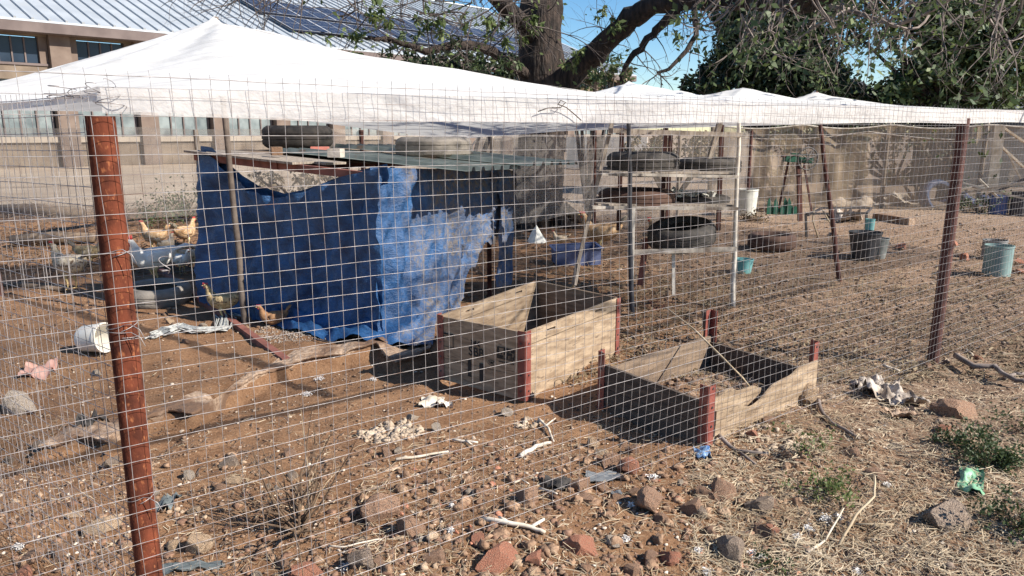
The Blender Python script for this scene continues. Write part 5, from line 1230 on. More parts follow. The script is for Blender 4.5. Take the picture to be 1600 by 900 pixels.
for k, t in enumerate(pil):
    bbox(t - .42, t + .42, 0, ze - .02, -.42, .30, PILM, 'pillar')
    if k + 1 < len(pil):
        a, b_ = t + .44, pil[k + 1] - .44
        w_ = bbox(a + .35, b_ - .35, zb1 + .02, zt1, -.22, -.16, GLASS, 'window')
        for q in (1, 2, 3): tm = a + .35 + (b_ - a - .7) * q / 4; bbox(tm - .03, tm + .03, zb1 + .02, zt1, -.155, -.10, FASC, 'mullion', w_)
        bbox(a, a + .33, zb1, zt1 + .05, -.4, -.002, PILM, 'reveal', w_); bbox(b_ - .33, b_, zb1, zt1 + .05, -.4, -.002, PILM, 'reveal', w_)
        w_ = bbox(a + .05, b_ - .05, zs + .002, zl1 + .1, -.22, -.16, GLASSL, 'window')
        for q in range(0, 5): tm = a + .08 + (b_ - a - .16) * q / 4; bbox(tm - .03, tm + .03, zs + .002, zl1 + .1, -.155, -.08, FASC, 'mullion', w_)
        bbox(a + .05, b_ - .05, (zs + zl1) / 2 + .5, (zs + zl1) / 2 + .56, -.155, -.09, FASC, 'transom', w_)
# vents high on the middle wall
for t in (1.9, 5.5): bbox(t - .28, t + .08, zb1 - .75, zb1 - .45, .002, .03, SILLM, 'vent')
# roof
RW = 18.0; zr = 9.54 + .203 * RW; OV = .9; slope = (zr - ze) / RW
def rp(t, s, dz=0): # s = horizontal distance back from the eave edge
    return FB + BD * t + BN * (OV - s) + UP * (ze + .18 + slope * (s - .0) + dz)
b = MB(); b.add([rp(T0 - .6, 0), rp(T1_ + .6, 0), rp(T1_ + .6, RW), rp(T0 - .6, RW), rp(T0 - .6, 0, -.08), rp(T1_ + .6, 0, -.08), rp(T1_ + .6, RW, -.08), rp(T0 - .6, RW, -.08)], [(0, 1, 2, 3), (7, 6, 5, 4), (0, 4, 5, 1), (1, 5, 6, 2), (2, 6, 7, 3), (3, 7, 4, 0)])
roof = b.build('roof', ROOFM, bd)
b = MB(); s2 = lambda t, s, dz=0: FB + BD * t + BN * (OV - RW - s) + UP * (ze + .18 + slope * (RW - s) + dz)
b.add([s2(T0 - .6, 0), s2(T1_ + .6, 0), s2(T1_ + .6, 8), s2(T0 - .6, 8)], [(0, 1, 2, 3)]); b.build('rear_roof', ROOFM, bd)
sd_ = (rp(0, RW) - rp(0, 0)).normalized(); nm_ = BD.cross(sd_).normalized()
if nm_.z < 0: nm_ = -nm_
rb0 = MB().box((0, 0, 0), (.10, (rp(0, RW) - rp(0, 0)).length, .09), M=Matrix((BD, sd_, nm_)).transposed()).build('roof_rib', ROOFM, local=True)
for k, t in enumerate(np.arange(T0, T1_, .66)):
    o = rb0 if k == 0 else rb0.copy()
    if k: COL.objects.link(o)
    o.parent = roof; o.location = (rp(t, 0).lerp(rp(t, RW), .5) + nm_ * .04) - FB
b = MB(); b.beam(rp(T0 - .6, RW, .1), rp(T1_ + .6, RW, .1), .5, .08).build('ridge_cap', mat('ridge_white', (.6, .62, .62), (.7, .71, .7), 2, .5), roof)
bbox(T0 - .6, T1_ + .6, ze - .32, ze + .10, OV - .06, OV - .005, FASC, 'fascia'); bbox(T0 - .6, T1_ + .6, ze - .34, ze - .30, .31, OV - .065, FASC, 'soffit')
# solar panels
PNL = mat('solar_cell', (.018, .024, .045), (.03, .038, .065), .8, .35, spec=.2); PFR = mat('panel_frame', (.30, .31, .33), (.42, .43, .45), 3, .5)
NRM = nm_; R0 = rp(0, 0)
def rts(px, py): q = PW(px, py, R0, NRM); return (q - FB).dot(BD), OV - (q - FB).dot(BN)
ta, sa = rts(456, 52); tb_, sb = rts(432, 31); tc_, sc_ = rts(410, 25); td, sd2 = rts(392, 4)
hs = max(2.0, sb - sa); pw_ = 2.6
for row, (t00, s00, hh_) in enumerate(((ta, sa, sb - sa), (tc_, sc_ + .1, sd2 - sc_ - .1))):
    for k in range(9):
        t0_ = t00 + k * pw_; hh_ = hh_
        def q(t, s, d): return rp(t, s) + NRM * d
        a_, b_, c_, d_ = (t0_ + .02, s00), (t0_ + pw_ - .04, s00), (t0_ + pw_ - .04, s00 + hh_), (t0_ + .02, s00 + hh_)
        V = [q(*x, .16) for x in (a_, b_, c_, d_)] + [q(*x, .24) for x in (a_, b_, c_, d_)]
        pn = MB().add(V, [(4, 5, 6, 7), (0, 4, 7, 3), (1, 2, 6, 5), (0, 1, 5, 4), (3, 7, 6, 2)]).build('solar_panel', PNL, roof)
        if True:
            b = MB()
            def strip(t1, s1, t2, s2, wd):
                e = (q(t2, s2, .25) - q(t1, s1, .25)).normalized(); sdv = e.cross(NRM) * wd / 2
                b.add([q(t1, s1, .245) - sdv, q(t2, s2, .245) - sdv, q(t2, s2, .245) + sdv, q(t1, s1, .245) + sdv], [(0, 1, 2, 3)])
            for (x, y) in ((a_, b_), (b_, c_), (c_, d_), (d_, a_)): strip(*x, *y, .06)
            for g_ in (1, 2, 3, 4, 5): strip(t0_ + pw_ * g_ / 6, s00, t0_ + pw_ * g_ / 6, s00 + hh_, .008 if g_ != 3 else .05)
            for g_ in (1, 2, 3): strip(t0_, s00 + hh_ * g_ / 4, t0_ + pw_ - .04, s00 + hh_ * g_ / 4, .008 if g_ != 2 else .03)
            b.f = [[tuple(x) for x in f] for f in b.f]; o = None
            npn = b.build('panel_frame', PFR, None, loc=FB); npn.parent = roof; npn.location = (0, 0, 0)
# white yard wall, grey lean-to and dark shed beyond
p0 = PY(886, 250, 34); p1 = PY(1010, 250, 33); z1 = PY(900, 214, 34).z
WW = mat('white_wall', (.60, .56, .50), (.70, .66, .60), 1, .9)
t = thing('yard_wall', 'white yard wall with posts behind the tree trunk', 'wall', (p0.x, p0.y, 0)); MB().beam((p0.x, p0.y, z1 / 2), (p1.x, p1.y, z1 / 2), .3, z1).build('wall_panel', WW, t)
for px in (934, 925): q = PY(px, 250, 33); MB().box((q.x, q.y - .3, z1 * .5), (.5, .3, z1 * 1.02)).build('pillar', PILM, t)
q0 = G(735, 250); q0 = PY(735, 235, 24); 
t = thing('net_shelter', 'grey net covered shelter with wooden uprights behind the far fence', 'shelter', (PY(790, 250, 22).x, 22, 0))
a = PY(733, 230, 22); pk = PY(768, 197, 22); c = PY(900, 225, 22); 
V = [(a.x, 22, 0), (a.x, 22, a.z), (pk.x, 22, 1.9), (c.x - .6, 22, 1.5), (c.x - .6, 22, 0)]; V += [(x, y + 2, z) for x, y, z in V]
MB().add(V, [(0, 1, 2, 3, 4), (1, 6, 7, 2), (2, 7, 8, 3), (0, 5, 6, 1), (3, 8, 9, 4)]).build('cover', GREYNET, t)
for px in (806, 815, 835): q = PY(px, 250, 21.8); MB().box((q.x, 21.8, .9), (.16, .12, 1.8)).build('upright', WOOD, t)
DARKROOF = mat('dark_roofing', (.05, .055, .06), (.09, .09, .095), 3, .8)
for (x0, x1, yt, Yq, lab) in ((1318, 1380, 128, 24, 'small dark roofed shed glimpsed under the trees at right'), (1500, 1640, 150, 22, 'dark thatched shed behind the trees at the right edge')):
    a = PY(x0, yt + 22, Yq); c = PY(x1, yt + 22, Yq); tt = PY((x0 + x1) / 2, yt, Yq).z; m_x = (a.x + c.x) / 2
    t = thing('shed', lab, 'shed', (m_x, Yq, 0)); MB().box((m_x, Yq + 1.5, a.z / 2), (c.x - a.x - .5, 2.6, a.z)).build('wall', DARKROOF, t)
    V = [(a.x, Yq - .2, a.z), (c.x, Yq - .2, a.z), (c.x, Yq + 3.2, a.z), (a.x, Yq + 3.2, a.z), (a.x + .2, Yq + 1.5, tt + .2), (c.x - .2, Yq + 1.5, tt + .2)]
    MB().add(V, [(0, 1, 5, 4), (2, 3, 4, 5), (1, 2, 5), (3, 0, 4), (3, 2, 1, 0)]).build('roof', DARKROOF, t)

# ================================================================== TREES
def leaves(name, m, C, size, parent=None, loc=None, aspect=.5, droop=.3, label=None):
    n = len(C); s = size * rng.uniform(.6, 1.3, n)
    d = rng.normal(size=(n, 3)); d[:, 2] -= droop; d /= np.linalg.norm(d, axis=1)[:, None]
    r = rng.normal(size=(n, 3)); sd = np.cross(d, r); sd /= np.linalg.norm(sd, axis=1)[:, None]; nn = np.cross(d, sd)
    a = C; mid = C + d * (s * .5)[:, None] + nn * (s * .06)[:, None]; tip = C + d * s[:, None]
    w_ = (s * aspect * .5)[:, None]
    V = np.stack([a, mid - sd * w_, tip, mid + sd * w_], 1).reshape(-1, 3); F = np.arange(n * 4).reshape(n, 4)
    return npmesh(name, V, F, m, loc=loc, parent=parent)
def cloud(cl, dens=1.0):
    """clumps [(centre, radius, n)] -> points gathered in small sprays so that gaps stay between them"""
    out = []
    for c, r, n in cl:
        n = int(n * dens); ns = max(4, n // 14)
        d = rng.normal(size=(ns, 3)); d /= np.linalg.norm(d, axis=1)[:, None]; rad = r * rng.uniform(.25, 1.08, ns) ** .6
        cc = np.array(c) + d * rad[:, None] * np.array([1, 1, .85])
        k = rng.integers(0, ns, n); out.append(cc[k] + rng.normal(size=(n, 3)) * r * .10)
    return np.concatenate(out)
def CL(px, py, Y, rpx, n): p = PY(px, py, Y); return (tuple(p), rpx * Y / FPX, n)
class Twigs(MB):
    def grow(s, p, d, L, r, depth, curl=.5, droop=.02, seg=7, kids=3, rnd=None, nside=4, tips=None):
        rnd = rnd or random; p = Vector(p); d = Vector(d).normalized(); P = [p.copy()]; Rr = [r]
        ax = Vector((rnd.gauss(0, 1), rnd.gauss(0, 1), rnd.gauss(0, 1))).normalized(); cv = curl * rnd.uniform(.3, 1.3) / seg
        for i in range(seg):
            d = (Matrix.Rotation(cv, 3, ax) @ d + Vector((rnd.gauss(0, .09), rnd.gauss(0, .09), rnd.gauss(0, .09) - droop))).normalized()
            p = p + d * (L / seg); P.append(p.copy()); Rr.append(r * (1 - .75 * (i + 1) / seg))
            if depth > 0 and i > 0 and rnd.random() < kids / seg:
                kd = (d + Vector((rnd.gauss(0, .7), rnd.gauss(0, .7), rnd.gauss(0, .5)))).normalized()
                s.grow(p, kd, L * rnd.uniform(.4, .75), Rr[-1] * .7, depth - 1, curl, droop, max(4, seg - 1), kids, rnd, nside, tips)
        s.tube(P, Rr, nside, cap=False)
        if tips is not None: tips.extend([tuple(q) for q in P[-3:]])
# ---- the big tree
tr = thing('big_tree', 'big dark barked tree with a sweeping limb and bare curling twigs', 'tree', (.47, 13.3, 0))
def pathY(pts): return [PY(x, y, Y) for x, y, Y in pts]
b = MB(); tk = [Vector((.40, 13.35, -.2)), Vector((.40, 13.3, .1)), Vector((.42, 13.3, .5))] + pathY([(845, 240, 13.3), (845, 180, 13.3), (846, 120, 13.3), (845, 60, 13.3), (846, 0, 13.3), (850, -80, 13.3), (840, -200, 13.4)])
tk = [tk[0].lerp(tk[1], t) for t in (0, .5)] + tk[1:]; rd = [.62, .60, .56, .46, .40, .38, .40, .36, .35, .33, .26]
PP = []; RR = []
for i in range(len(tk) - 1):
    for t in (0, .25, .5, .75): PP.append(tk[i].lerp(tk[i + 1], t)); RR.append((rd[i] * (1 - t) + rd[i + 1] * t) * random.uniform(.96, 1.04))
n = 26; b.tube(PP, RR, n); V = b.v[0]
for i in range(len(PP)):
    for k in range(n): c = np.array(PP[i]); q = V[i * n + k]; V[i * n + k] = c + (q - c) * (1 + .22 * float(vnoise(k * .9, i * .28)) + .12 * float(vnoise(k * 2.1, i * .9)))
trunk = b.build('trunk', BARK, tr, smooth=True)
def limb(pts, r0, r1, name='limb', m=BARK, n=12):
    P = pathY(pts); Q = []; 
    for a, c in zip(P[:-1], P[1:]):
        for t in (0, .25, .5, .75): Q.append(a.lerp(c, t) + Vector((random.gauss(0, 1), random.gauss(0, 1), random.gauss(0, 1))) * r1 * .25)
    Q.append(P[-1]); b = MB(); Rr = [r * random.uniform(.93, 1.07) for r in np.linspace(r0, r1, len(Q))]; b.tube(Q, Rr, n); b.build(name, m, tr, smooth=True); return Q
lb = []
lb.append(limb([(868, 150, 13.3), (900, 108, 13.1), (925, 85, 12.9), (955, 58, 12.6), (985, 30, 12.3), (1020, 10, 12.0), (1060, 2, 11.6), (1120, 2, 11.2), (1200, 6, 10.8), (1270, 2, 10.4), (1360, -30, 9.6)], .22, .08))
lb.append(limb([(968, 128, 12.2), (982, 95, 12.0), (1005, 70, 11.8), (1030, 40, 11.6), (1062, 10, 11.5), (1090, 0, 11.4)], .035, .08))
lb.append(limb([(830, 118, 13.1), (800, 104, 12.9), (770, 80, 12.7), (735, 70, 12.5), (700, 72, 12.3), (665, 80, 12.1), (645, 72, 12.0), (610, 62, 11.8), (575, 58, 11.6)], .10, .025))
lb.append(limb([(835, 60, 13.2), (800, 20, 12.6), (760, -20, 12), (700, -50, 11.4), (600, -80, 10.5), (500, -90, 9.6), (380, -80, 9)], .16, .07))
lb.append(limb([(1100, 0, 11.2), (1085, 12, 11), (1088, 55, 10.8), (1072, 80, 10.7), (1045, 108, 10.6), (1027, 114, 10.5)], .05, .018))
lb.append(limb([(1270, 2, 10.4), (1340, 20, 9.8), (1400, 40, 9.2), (1450, 20, 8.8), (1500, -10, 8.4), (1600, -40, 8)], .028, .016, m=TWIGL))
lb.append(limb([(1250, 5, 10.6), (1330, -90, 9.2), (1500, -260, 7.6), (1700, -420, 6.4), (2100, -600, 5.4)], .13, .06))
lb.append(limb([(1330, -90, 9.2), (1330, -260, 8), (1360, -420, 7), (1500, -700, 5.6)], .10, .05))
rnd = random.Random(11)
tipsR, tipsL = [], []
T = Twigs()                    # bare twigs right of the gap, pale and curling down
for k in range(95):
    px = rnd.uniform(1130, 1640); py = rnd.uniform(-70, 35); Y = rnd.uniform(8.2, 11.5); p = PY(px, py, Y)
    T.grow(p, (rnd.uniform(-.8, .5), rnd.uniform(-.5, .3), -rnd.uniform(.2, 1)), rnd.uniform(.5, 1.25), rnd.uniform(.010, .018), 2, curl=1.6, droop=.05, kids=2.6, rnd=rnd, tips=tipsR)
tag(T.build('pale_twigs', TWIGL, tr), kind='stuff'); 
T = Twigs()
for Q in (lb[0][12:], lb[1][4:], lb[4]):
    for k in range(15):
        p = rnd.choice(Q); T.grow(p, (rnd.gauss(0, 1), rnd.gauss(0, .5), rnd.uniform(-1, .3)), rnd.uniform(.3, .7), .010, 1, curl=1.5, droop=.04, kids=1.8, rnd=rnd)
for k in range(16):
    p = lb[0][rnd.randrange(0, 14)]; T.grow(p, (rnd.gauss(0, 1), -.5, rnd.uniform(-.6, .8)), rnd.uniform(.4, 1.0), .011, 2, curl=1.6, droop=.0, kids=2.4, rnd=rnd, tips=tipsL)
tag(T.build('limb_twigs', TWIGD, tr), kind='stuff')
T = Twigs()
for k in range(40):
    p = rnd.choice(lb[2] + lb[3][-26:-6]); T.grow(p, (rnd.gauss(-.2, .9), rnd.gauss(-.2, .5), rnd.uniform(-1, .6)), rnd.uniform(.5, 1.2), .012, 2, curl=1.5, droop=.02, kids=2.6, rnd=rnd, tips=tipsL)
for k in range(48):                                       # fan of dark twigs against the roof at left
    px = rnd.uniform(330, 520); p = PY(px, rnd.uniform(-50, -5), rnd.uniform(8.5, 9.8))
    T.grow(p, (rnd.uniform(-1, .1), rnd.gauss(0, .3), rnd.uniform(-.8, .1)), rnd.uniform(.35, .75), .008, 2, curl=1.5, droop=.05, kids=2.8, rnd=rnd)
for k in range(80):                                       # twigs between the fan and the trunk
    px = rnd.uniform(520, 860); p = PY(px, rnd.uniform(-40, 50), rnd.uniform(10, 12.6))
    T.grow(p, (rnd.uniform(-1, 1), rnd.gauss(0, .4), rnd.uniform(-.9, .5)), rnd.uniform(.5, 1.1), .011, 2, curl=1.3, droop=.03, kids=3.2, rnd=rnd, tips=tipsL)
tag(T.build('dark_twigs', TWIGD, tr), kind='stuff')
T = Twigs(); tipsT = []
for Q in (lb[6][6:], lb[7]):                                # upper limbs over the pen: they cast the dappled twig shadows
    for k in range(28):
        p = rnd.choice(Q); T.grow(p, (rnd.gauss(0, 1), rnd.gauss(0, .8), rnd.uniform(-.4, .5)), rnd.uniform(.8, 2.0), .020, 2, curl=1.2, droop=.01, kids=3, rnd=rnd, tips=tipsT)
for k in range(46):
    T.grow(Vector((rnd.uniform(2.2, 6.4), rnd.uniform(4.2, 7.6), rnd.uniform(2.75, 3.4))), (rnd.gauss(0, 1), rnd.gauss(0, 1), rnd.uniform(-.5, .3)), rnd.uniform(.6, 1.2), .014, 2, curl=1.4, droop=.01, kids=2.6, rnd=rnd)
tag(T.build('upper_twigs', TWIGD, tr), kind='stuff')
def near_tips(tips, n, j): k = rng.integers(0, len(tips), n); return np.array(tips)[k] + rng.normal(size=(n, 3)) * j
leaves('foliage', LEAFM, near_tips(tipsT, 1500, .12), .10, tr)
leaves('foliage', LEAFL, near_tips(tipsL, 420, .06), .085, tr)
leaves('foliage', LEAFM, near_tips(tipsR, 1500, .10), .095, tr)
leaves('foliage', LEAFL, near_tips(tipsR, 350, .08), .10, tr)
cl = [CL(583, 12, 10.5, 16, 90), CL(600, 30, 10.5, 16, 90), CL(560, 60, 10.8, 16, 60), CL(553, 82, 10.8, 16, 90), CL(690, 40, 11, 18, 90), CL(660, 38, 11, 12, 50), CL(760, 45, 11.5, 22, 110), CL(735, 30, 11.5, 16, 50), CL(830, 40, 12.6, 18, 110), CL(825, 60, 12.6, 12, 60), CL(895, 100, 12.4, 14, 90), CL(905, 80, 12.4, 10, 40), CL(964, 38, 12, 10, 50), CL(780, 65, 11.5, 16, 60), CL(508, 62, 10.5, 7, 14), CL(945, 20, 12.3, 16, 50), CL(1065, 60, 11, 8, 20)]
leaves('foliage', LEAFM, cloud([CL(x, y, 11.5, 20, 90) for x, y in ((640, 60), (700, 95), (745, 90), (790, 95), (665, 100), (610, 95), (720, 60), (780, 30), (660, 20), (930, 110), (960, 95))], .8), .09, tr, aspect=.4, droop=1)
leaves('foliage', LEAFL, cloud(cl, .8), .11, tr, aspect=.4, droop=1.2)
# roots / suckers at the foot
b = MB()
for k in range(7): a = k * .9; b.tube([Vector((.42 + .45 * cos(a), 13.3 + .45 * sin(a), .25)), Vector((.42 + .8 * cos(a), 13.3 + .8 * sin(a), .05)), Vector((.42 + 1.3 * cos(a + .2), 13.3 + 1.2 * sin(a + .2), -.06))], [.16, .10, .03], 8)
b.build('root', BARK, tr, smooth=True)
# ---- dense evergreen trees behind on the right
def evergreen(label, bx, Y, clumps, mats, size, group='dark evergreen trees behind the pen'):
    base = G(bx, 300); base = PY(bx, 260, Y); t = thing('evergreen_tree', label, 'tree', (base.x, Y, 0), group); h = max(PY(800, c[1], Y).z for c in clumps)
    b = MB(); b.tube([(base.x, Y, -.1), (base.x + .1, Y, 1.2), (base.x - .1, Y, h * .6)], [.2, .16, .09], 10); b.build('trunk', BARK, t, smooth=True)
    T = Twigs()
    for c in clumps: p = PY(c[0], c[1], Y); q = Vector((base.x, Y, min(1.4, p.z * .6))); T.tube([q, q.lerp(p, .55) + Vector((0, 0, .15)), p], [.07, .05, .02], 5)
    T.build('limb', BARK, t)
    cl = [CL(x, y, Y + rnd.uniform(-.8, .8), r, int(n * r * r * .085)) for x, y, r, n in clumps]
    a = cloud(cl); k = rng.uniform(0, 1, len(a)); 
    leaves('foliage', mats[0], a[k < .68], size, t); leaves('foliage', mats[1], a[k >= .68], size, t)
    return t
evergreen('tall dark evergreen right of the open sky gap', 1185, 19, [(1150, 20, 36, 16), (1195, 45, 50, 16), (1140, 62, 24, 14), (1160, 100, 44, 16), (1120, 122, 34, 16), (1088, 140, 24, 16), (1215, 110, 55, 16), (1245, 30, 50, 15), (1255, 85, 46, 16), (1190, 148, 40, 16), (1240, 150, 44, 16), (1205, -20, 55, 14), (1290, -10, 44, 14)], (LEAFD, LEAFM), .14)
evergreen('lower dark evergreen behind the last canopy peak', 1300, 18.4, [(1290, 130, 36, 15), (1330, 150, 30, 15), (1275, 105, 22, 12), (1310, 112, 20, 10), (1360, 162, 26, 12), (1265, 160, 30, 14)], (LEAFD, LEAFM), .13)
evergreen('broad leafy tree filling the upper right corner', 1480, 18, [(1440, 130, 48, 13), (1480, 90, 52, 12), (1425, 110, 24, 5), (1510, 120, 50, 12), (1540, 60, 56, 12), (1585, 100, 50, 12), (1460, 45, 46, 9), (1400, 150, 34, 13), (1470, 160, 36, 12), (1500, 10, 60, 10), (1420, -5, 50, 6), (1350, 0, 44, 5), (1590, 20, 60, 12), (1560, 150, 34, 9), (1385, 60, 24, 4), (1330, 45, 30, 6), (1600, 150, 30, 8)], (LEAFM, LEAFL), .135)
# ---- shrubs between canopy and hall
def shrub(label, x, Y, clumps, mats, size, cat='shrub', group=None, name='shrub'):
    base = PY(x, 250, Y); t = thing(name, label, cat, (base.x, Y, 0), group)
    T = Twigs()
    for c in clumps: p = PY(c[0], c[1], Y); T.tube([(base.x, Y, 0), Vector((base.x, Y, 0)).lerp(p, .6), p], [.05, .035, .012], 5)
    T.build('stem', BARK, t); a = cloud([CL(c[0], c[1], Y + rnd.uniform(-.5, .5), c[2], int(c[3] * c[2] * c[2] * .05)) for c in clumps]); k = rng.uniform(0, 1, len(a))
    leaves('foliage', mats[0], a[k < .7], size, t); leaves('foliage', mats[1], a[k >= .7], size, t); return t
shrub('dark leafy shrub left of the big trunk behind the canopy', 720, 15, [(650, 95, 24, 13), (690, 100, 28, 14), (730, 108, 30, 15), (770, 115, 28, 15), (800, 110, 24, 13), (640, 115, 20, 12), (815, 80, 16, 8)], (LEAFD, LEAFM), .11)
shrub('bushy shrub with yellowing leaves right of the big trunk', 920, 14.6, [(890, 118, 26, 13), (930, 110, 28, 12), (960, 118, 22, 12), (905, 135, 22, 13), (978, 112, 14, 9)], (LEAFM, LEAFDRY), .10)
# dry bushes behind the brown net
for k, (x, Y, cs) in enumerate([(1215, 17.6, [(1200, 230, 30, 5), (1230, 215, 28, 5), (1215, 270, 32, 5), (1250, 250, 28, 4)]), (1320, 17.8, [(1310, 225, 34, 5), (1350, 215, 30, 5), (1330, 260, 34, 4), (1385, 235, 30, 4)]), (1440, 17.2, [(1430, 240, 30, 3), (1460, 225, 28, 3), (1400, 270, 26, 3)])]):
    shrub(['dry yellow bush behind the net next to the rack', 'dry olive bush behind the net right of the leaning dark pole', 'thin grey dry bush behind the net near the blue tyre'][k], x, Y, cs, (LEAFDRY, LEAFM), .10, 'bush', 'dry bushes behind the brown net', 'dry_bush')
    
# background hedge line so the horizon is closed at right
shrub('long dusty hedge behind the dry bushes at right', 1400, 24, [(1180 + 36 * k, 185 + 10 * (k % 3), 40, 5) for k in range(14)], (LEAFD, LEAFM), .2, 'hedge', None, 'hedge')
shrub('dull bush behind the rack and its tyres', 1050, 16.5, [(1000, 232, 26, 9), (1040, 225, 28, 9), (1080, 235, 28, 9), (1110, 225, 26, 9), (1020, 255, 22, 8), (1095, 260, 24, 8)], (LEAFDRY, LEAFD), .11, 'bush', None, 'dry_bush')
# ---- small plants
def plant(px, py, wpx, hpx, nst, m, lm, nleaf, lsize, label, cat='weed', name='weed', up=1.0, rr_=.003):
    g = G(px, py); g.z = hz(g.x, g.y); t = thing(name, label, cat, g); T = Twigs(); tips = []; s = mpp(g)
    for k in range(nst):
        a = rnd.uniform(0, 2 * pi); T.grow(g + Vector((rnd.gauss(0, .02), rnd.gauss(0, .02), 0)), (cos(a) * wpx / hpx * .6, sin(a) * .6, up * rnd.uniform(.4, 1)), s * hpx * rnd.uniform(.5, 1.1), rr_, 2, curl=1.0, droop=.03, kids=2.4, rnd=rnd, tips=tips)
    T.build('stem', m, t)
    if nleaf: leaves('foliage', lm, near_tips(tips, nleaf, lsize * .8), lsize, t, aspect=.55, droop=-.2)
    return t
ds = plant(468, 838, 170, 175, 22, TWIGB, None, 0, .02, 'dead many branched shrub in front of the mesh at lower left of centre', 'dead shrub', 'dead_shrub', rr_=.0055)
g = G(466, 840)
for k, pp in enumerate([((466, 838), (467, 790), (470, 740), (480, 690), (488, 636)), ((467, 800), (450, 770), (432, 750), (428, 700)), ((468, 780), (500, 745), (530, 730), (560, 722)), ((470, 745), (495, 720), (512, 690), (520, 664)), ((466, 815), (430, 800), (400, 792), (385, 770)), ((467, 810), (500, 790), (540, 782), (575, 765)), ((474, 845), (476, 800), (484, 760), (470, 640)), ((467, 770), (440, 735), (420, 722), (405, 690))]):
    P = [PY(x, y, g.y + .02 * k) for x, y in pp]; Q = []
    for a_, b_ in zip(P[:-1], P[1:]): Q += [a_, a_.lerp(b_, .5) + Vector((random.uniform(-1, 1), random.uniform(-1, 1), random.uniform(-1, 1))) * .006]
    Q.append(P[-1]); MB().tube(Q, list(np.linspace(.0055 if k in (0, 6) else .004, .0015, len(Q))), 5).build('stem', TWIGB if k != 6 else STRAW, ds)
plant(478, 800, 100, 120, 6, STRAW, None, 0, .02, 'pale dry stalks rising through the dead shrub', 'dry stalks', 'dry_stalks', rr_=.003)
plant(395, 760, 50, 60, 5, STRAW, None, 0, .02, 'small tuft of dry stalks left of the dead shrub', 'dry stalks', 'dry_stalks', rr_=.002)
plant(1262, 735, 40, 38, 6, TWIGB, LEAFL, 220, .018, 'small green weed at the foot of the low crate', rr_=.002)
plant(1288, 785, 70, 48, 10, TWIGB, LEAFL, 600, .018, 'leafy green weed in the rubble right of the dark porous rock', rr_=.002)
plant(1545, 745, 130, 55, 26, TWIGB, LEAFM, 2600, .017, 'spreading green creeper above the green plastic bag', rr_=.002)
plant(1480, 715, 60, 30, 10, TWIGB, LEAFM, 500, .020, 'thin creeper left of the spreading green one', rr_=.002)
plant(1585, 830, 60, 60, 12, TWIGB, LEAFM, 900, .020, 'green creeper tuft at the right edge below the plastic bag', rr_=.002)
plant(1200, 885, 30, 20, 6, TWIGB, LEAFM, 260, .016, 'tiny green weed at the bottom edge', rr_=.002)
plant(1400, 470, 20, 60, 3, TWIGB, None, 0, .02, 'bare dark sapling inside the pen left of the far post', 'dead shrub', 'dead_shrub', rr_=.003)
plant(1110, 480, 90, 40, 12, STRAW, None, 0, .02, 'tangle of dry stalks heaped behind the low crate', 'dry stalks', 'dry_stalks', rr_=.003)
plant(1025, 480, 60, 30, 9, RUSTBAR, LEAFDRY, 60, .03, 'reddish dry stalks behind the tall crate corner', 'dry stalks', 'dry_stalks', rr_=.003)
plant(1340, 710, 30, 50, 3, TWIGB, None, 0, .02, 'bare dark twig plant beside the squarish brown stone', 'dead shrub', 'dead_shrub', rr_=.0022)
plant(1590, 690, 60, 50, 12, TWIGB, LEAFM, 300, .018, 'scruffy dark weed at the right edge above the creeper', rr_=.002)
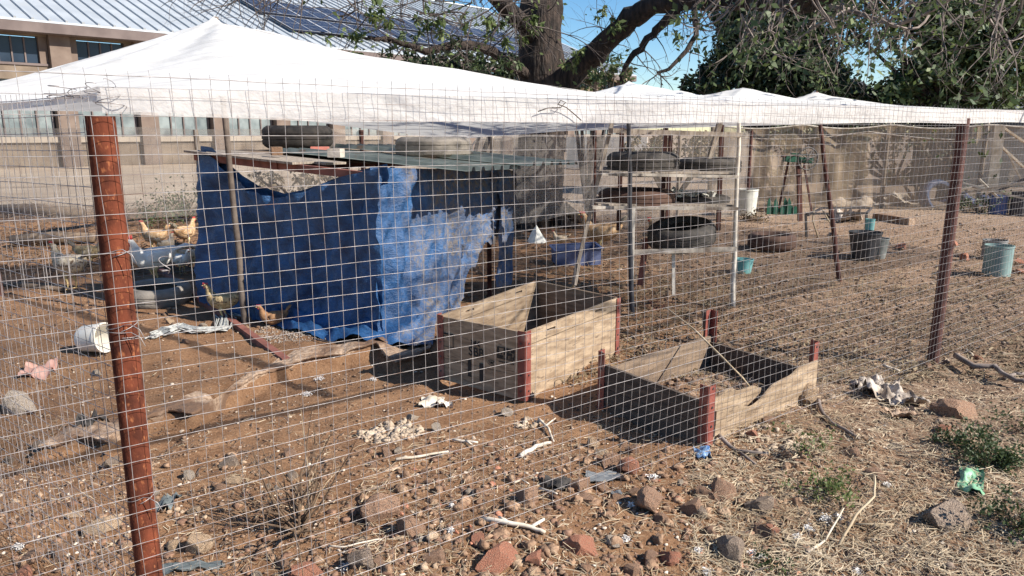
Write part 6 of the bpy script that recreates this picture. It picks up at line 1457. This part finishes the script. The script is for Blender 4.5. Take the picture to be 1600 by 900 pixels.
for k, (x, y, w_, h_, lb_) in enumerate([(250, 375, 60, 50, 'grey green weeds left of the tarpaulin on the bank'), (295, 360, 40, 60, 'taller grey green weeds touching the tarpaulin'), (860, 350, 60, 30, 'dry grass tuft at the foot of the big trunk'), (1180, 345, 50, 20, 'dry tuft behind the pale grey bucket'), (1530, 335, 40, 40, 'green yellow weeds growing in front of the junk heap'), (1540, 400, 20, 50, 'thin dry plant left of the grey tin')]):
    plant(x, y, w_, h_, 16, TWIGB, LEAFDRY if k in (2, 3, 5) else LEAFM, 500 if k != 5 else 30, .05, lb_, rr_=.006)
pts = scatter_px(6500, 820, 1660, 322, 560); tag(strands('brushy_litter', pts, .05, .18, .005, TWIGB, lift=.05, tilt=.3), 'dark brushy litter over the rear right of the pen', 'litter')
o = pebbles('rear_stones', scatter_px(1800, 600, 1660, 322, 560), .008, .03, ROCKM[3]); tag(o, 'grey brown stones on the rear right of the pen floor', 'stones')
# low bank litter at the left rear
pts = scatter_px(5000, -40, 330, 318, 430); tag(strands('bank_litter', pts, .05, .22, .006, TWIGB, lift=.06, tilt=.3), 'dark leaf litter and twigs on the bank at left rear', 'litter')
pts = np.concatenate([scatter_px(5500, 640, 1600, 320, 470), scatter_px(4500, 850, 1640, 440, 600)]); tag(strands('leaf_litter', pts, .03, .12, .006, LEAFDRY, lift=.04, tilt=.3), 'dry leaves scattered over the middle of the pen', 'leaves')
o = pebbles('rear_clods', scatter_px(2500, -40, 1640, 330, 520), .008, .035, EARTH); tag(o, 'clods and stones on the rear half of the pen floor', 'clods')
shrub('low dry brushwood behind the sagging tarpaulin', 500, 12.6, [(430, 285, 22, 8), (465, 280, 22, 8), (500, 284, 24, 8), (535, 278, 22, 8), (570, 272, 20, 7), (400, 275, 16, 6)], (LEAFDRY, LEAFDRY), .08, 'brushwood', None, 'brushwood')
# logs at left rear
for k, (x0, y0, x1, y1, r) in enumerate([(-20, 352, 130, 358, .10), (20, 392, 150, 388, .08), (-30, 445, 100, 452, .03)]):
    a = G(x0, y0); c = G(x1, y1); a.z = hz(a.x, a.y) + r; c.z = hz(c.x, c.y) + r
    tag(MB().tube([a, a.lerp(c, .5) + Vector((0, 0, r * .3)), c], [r, r * 1.1, r * .8], 10).build('log', MATS['log_wood'], loc=a, smooth=True), ['thick dark log on the bank at the left edge', 'dark log behind the speckled hen', 'thin dark branch on the ground in front of the speckled hen'][k], 'log')
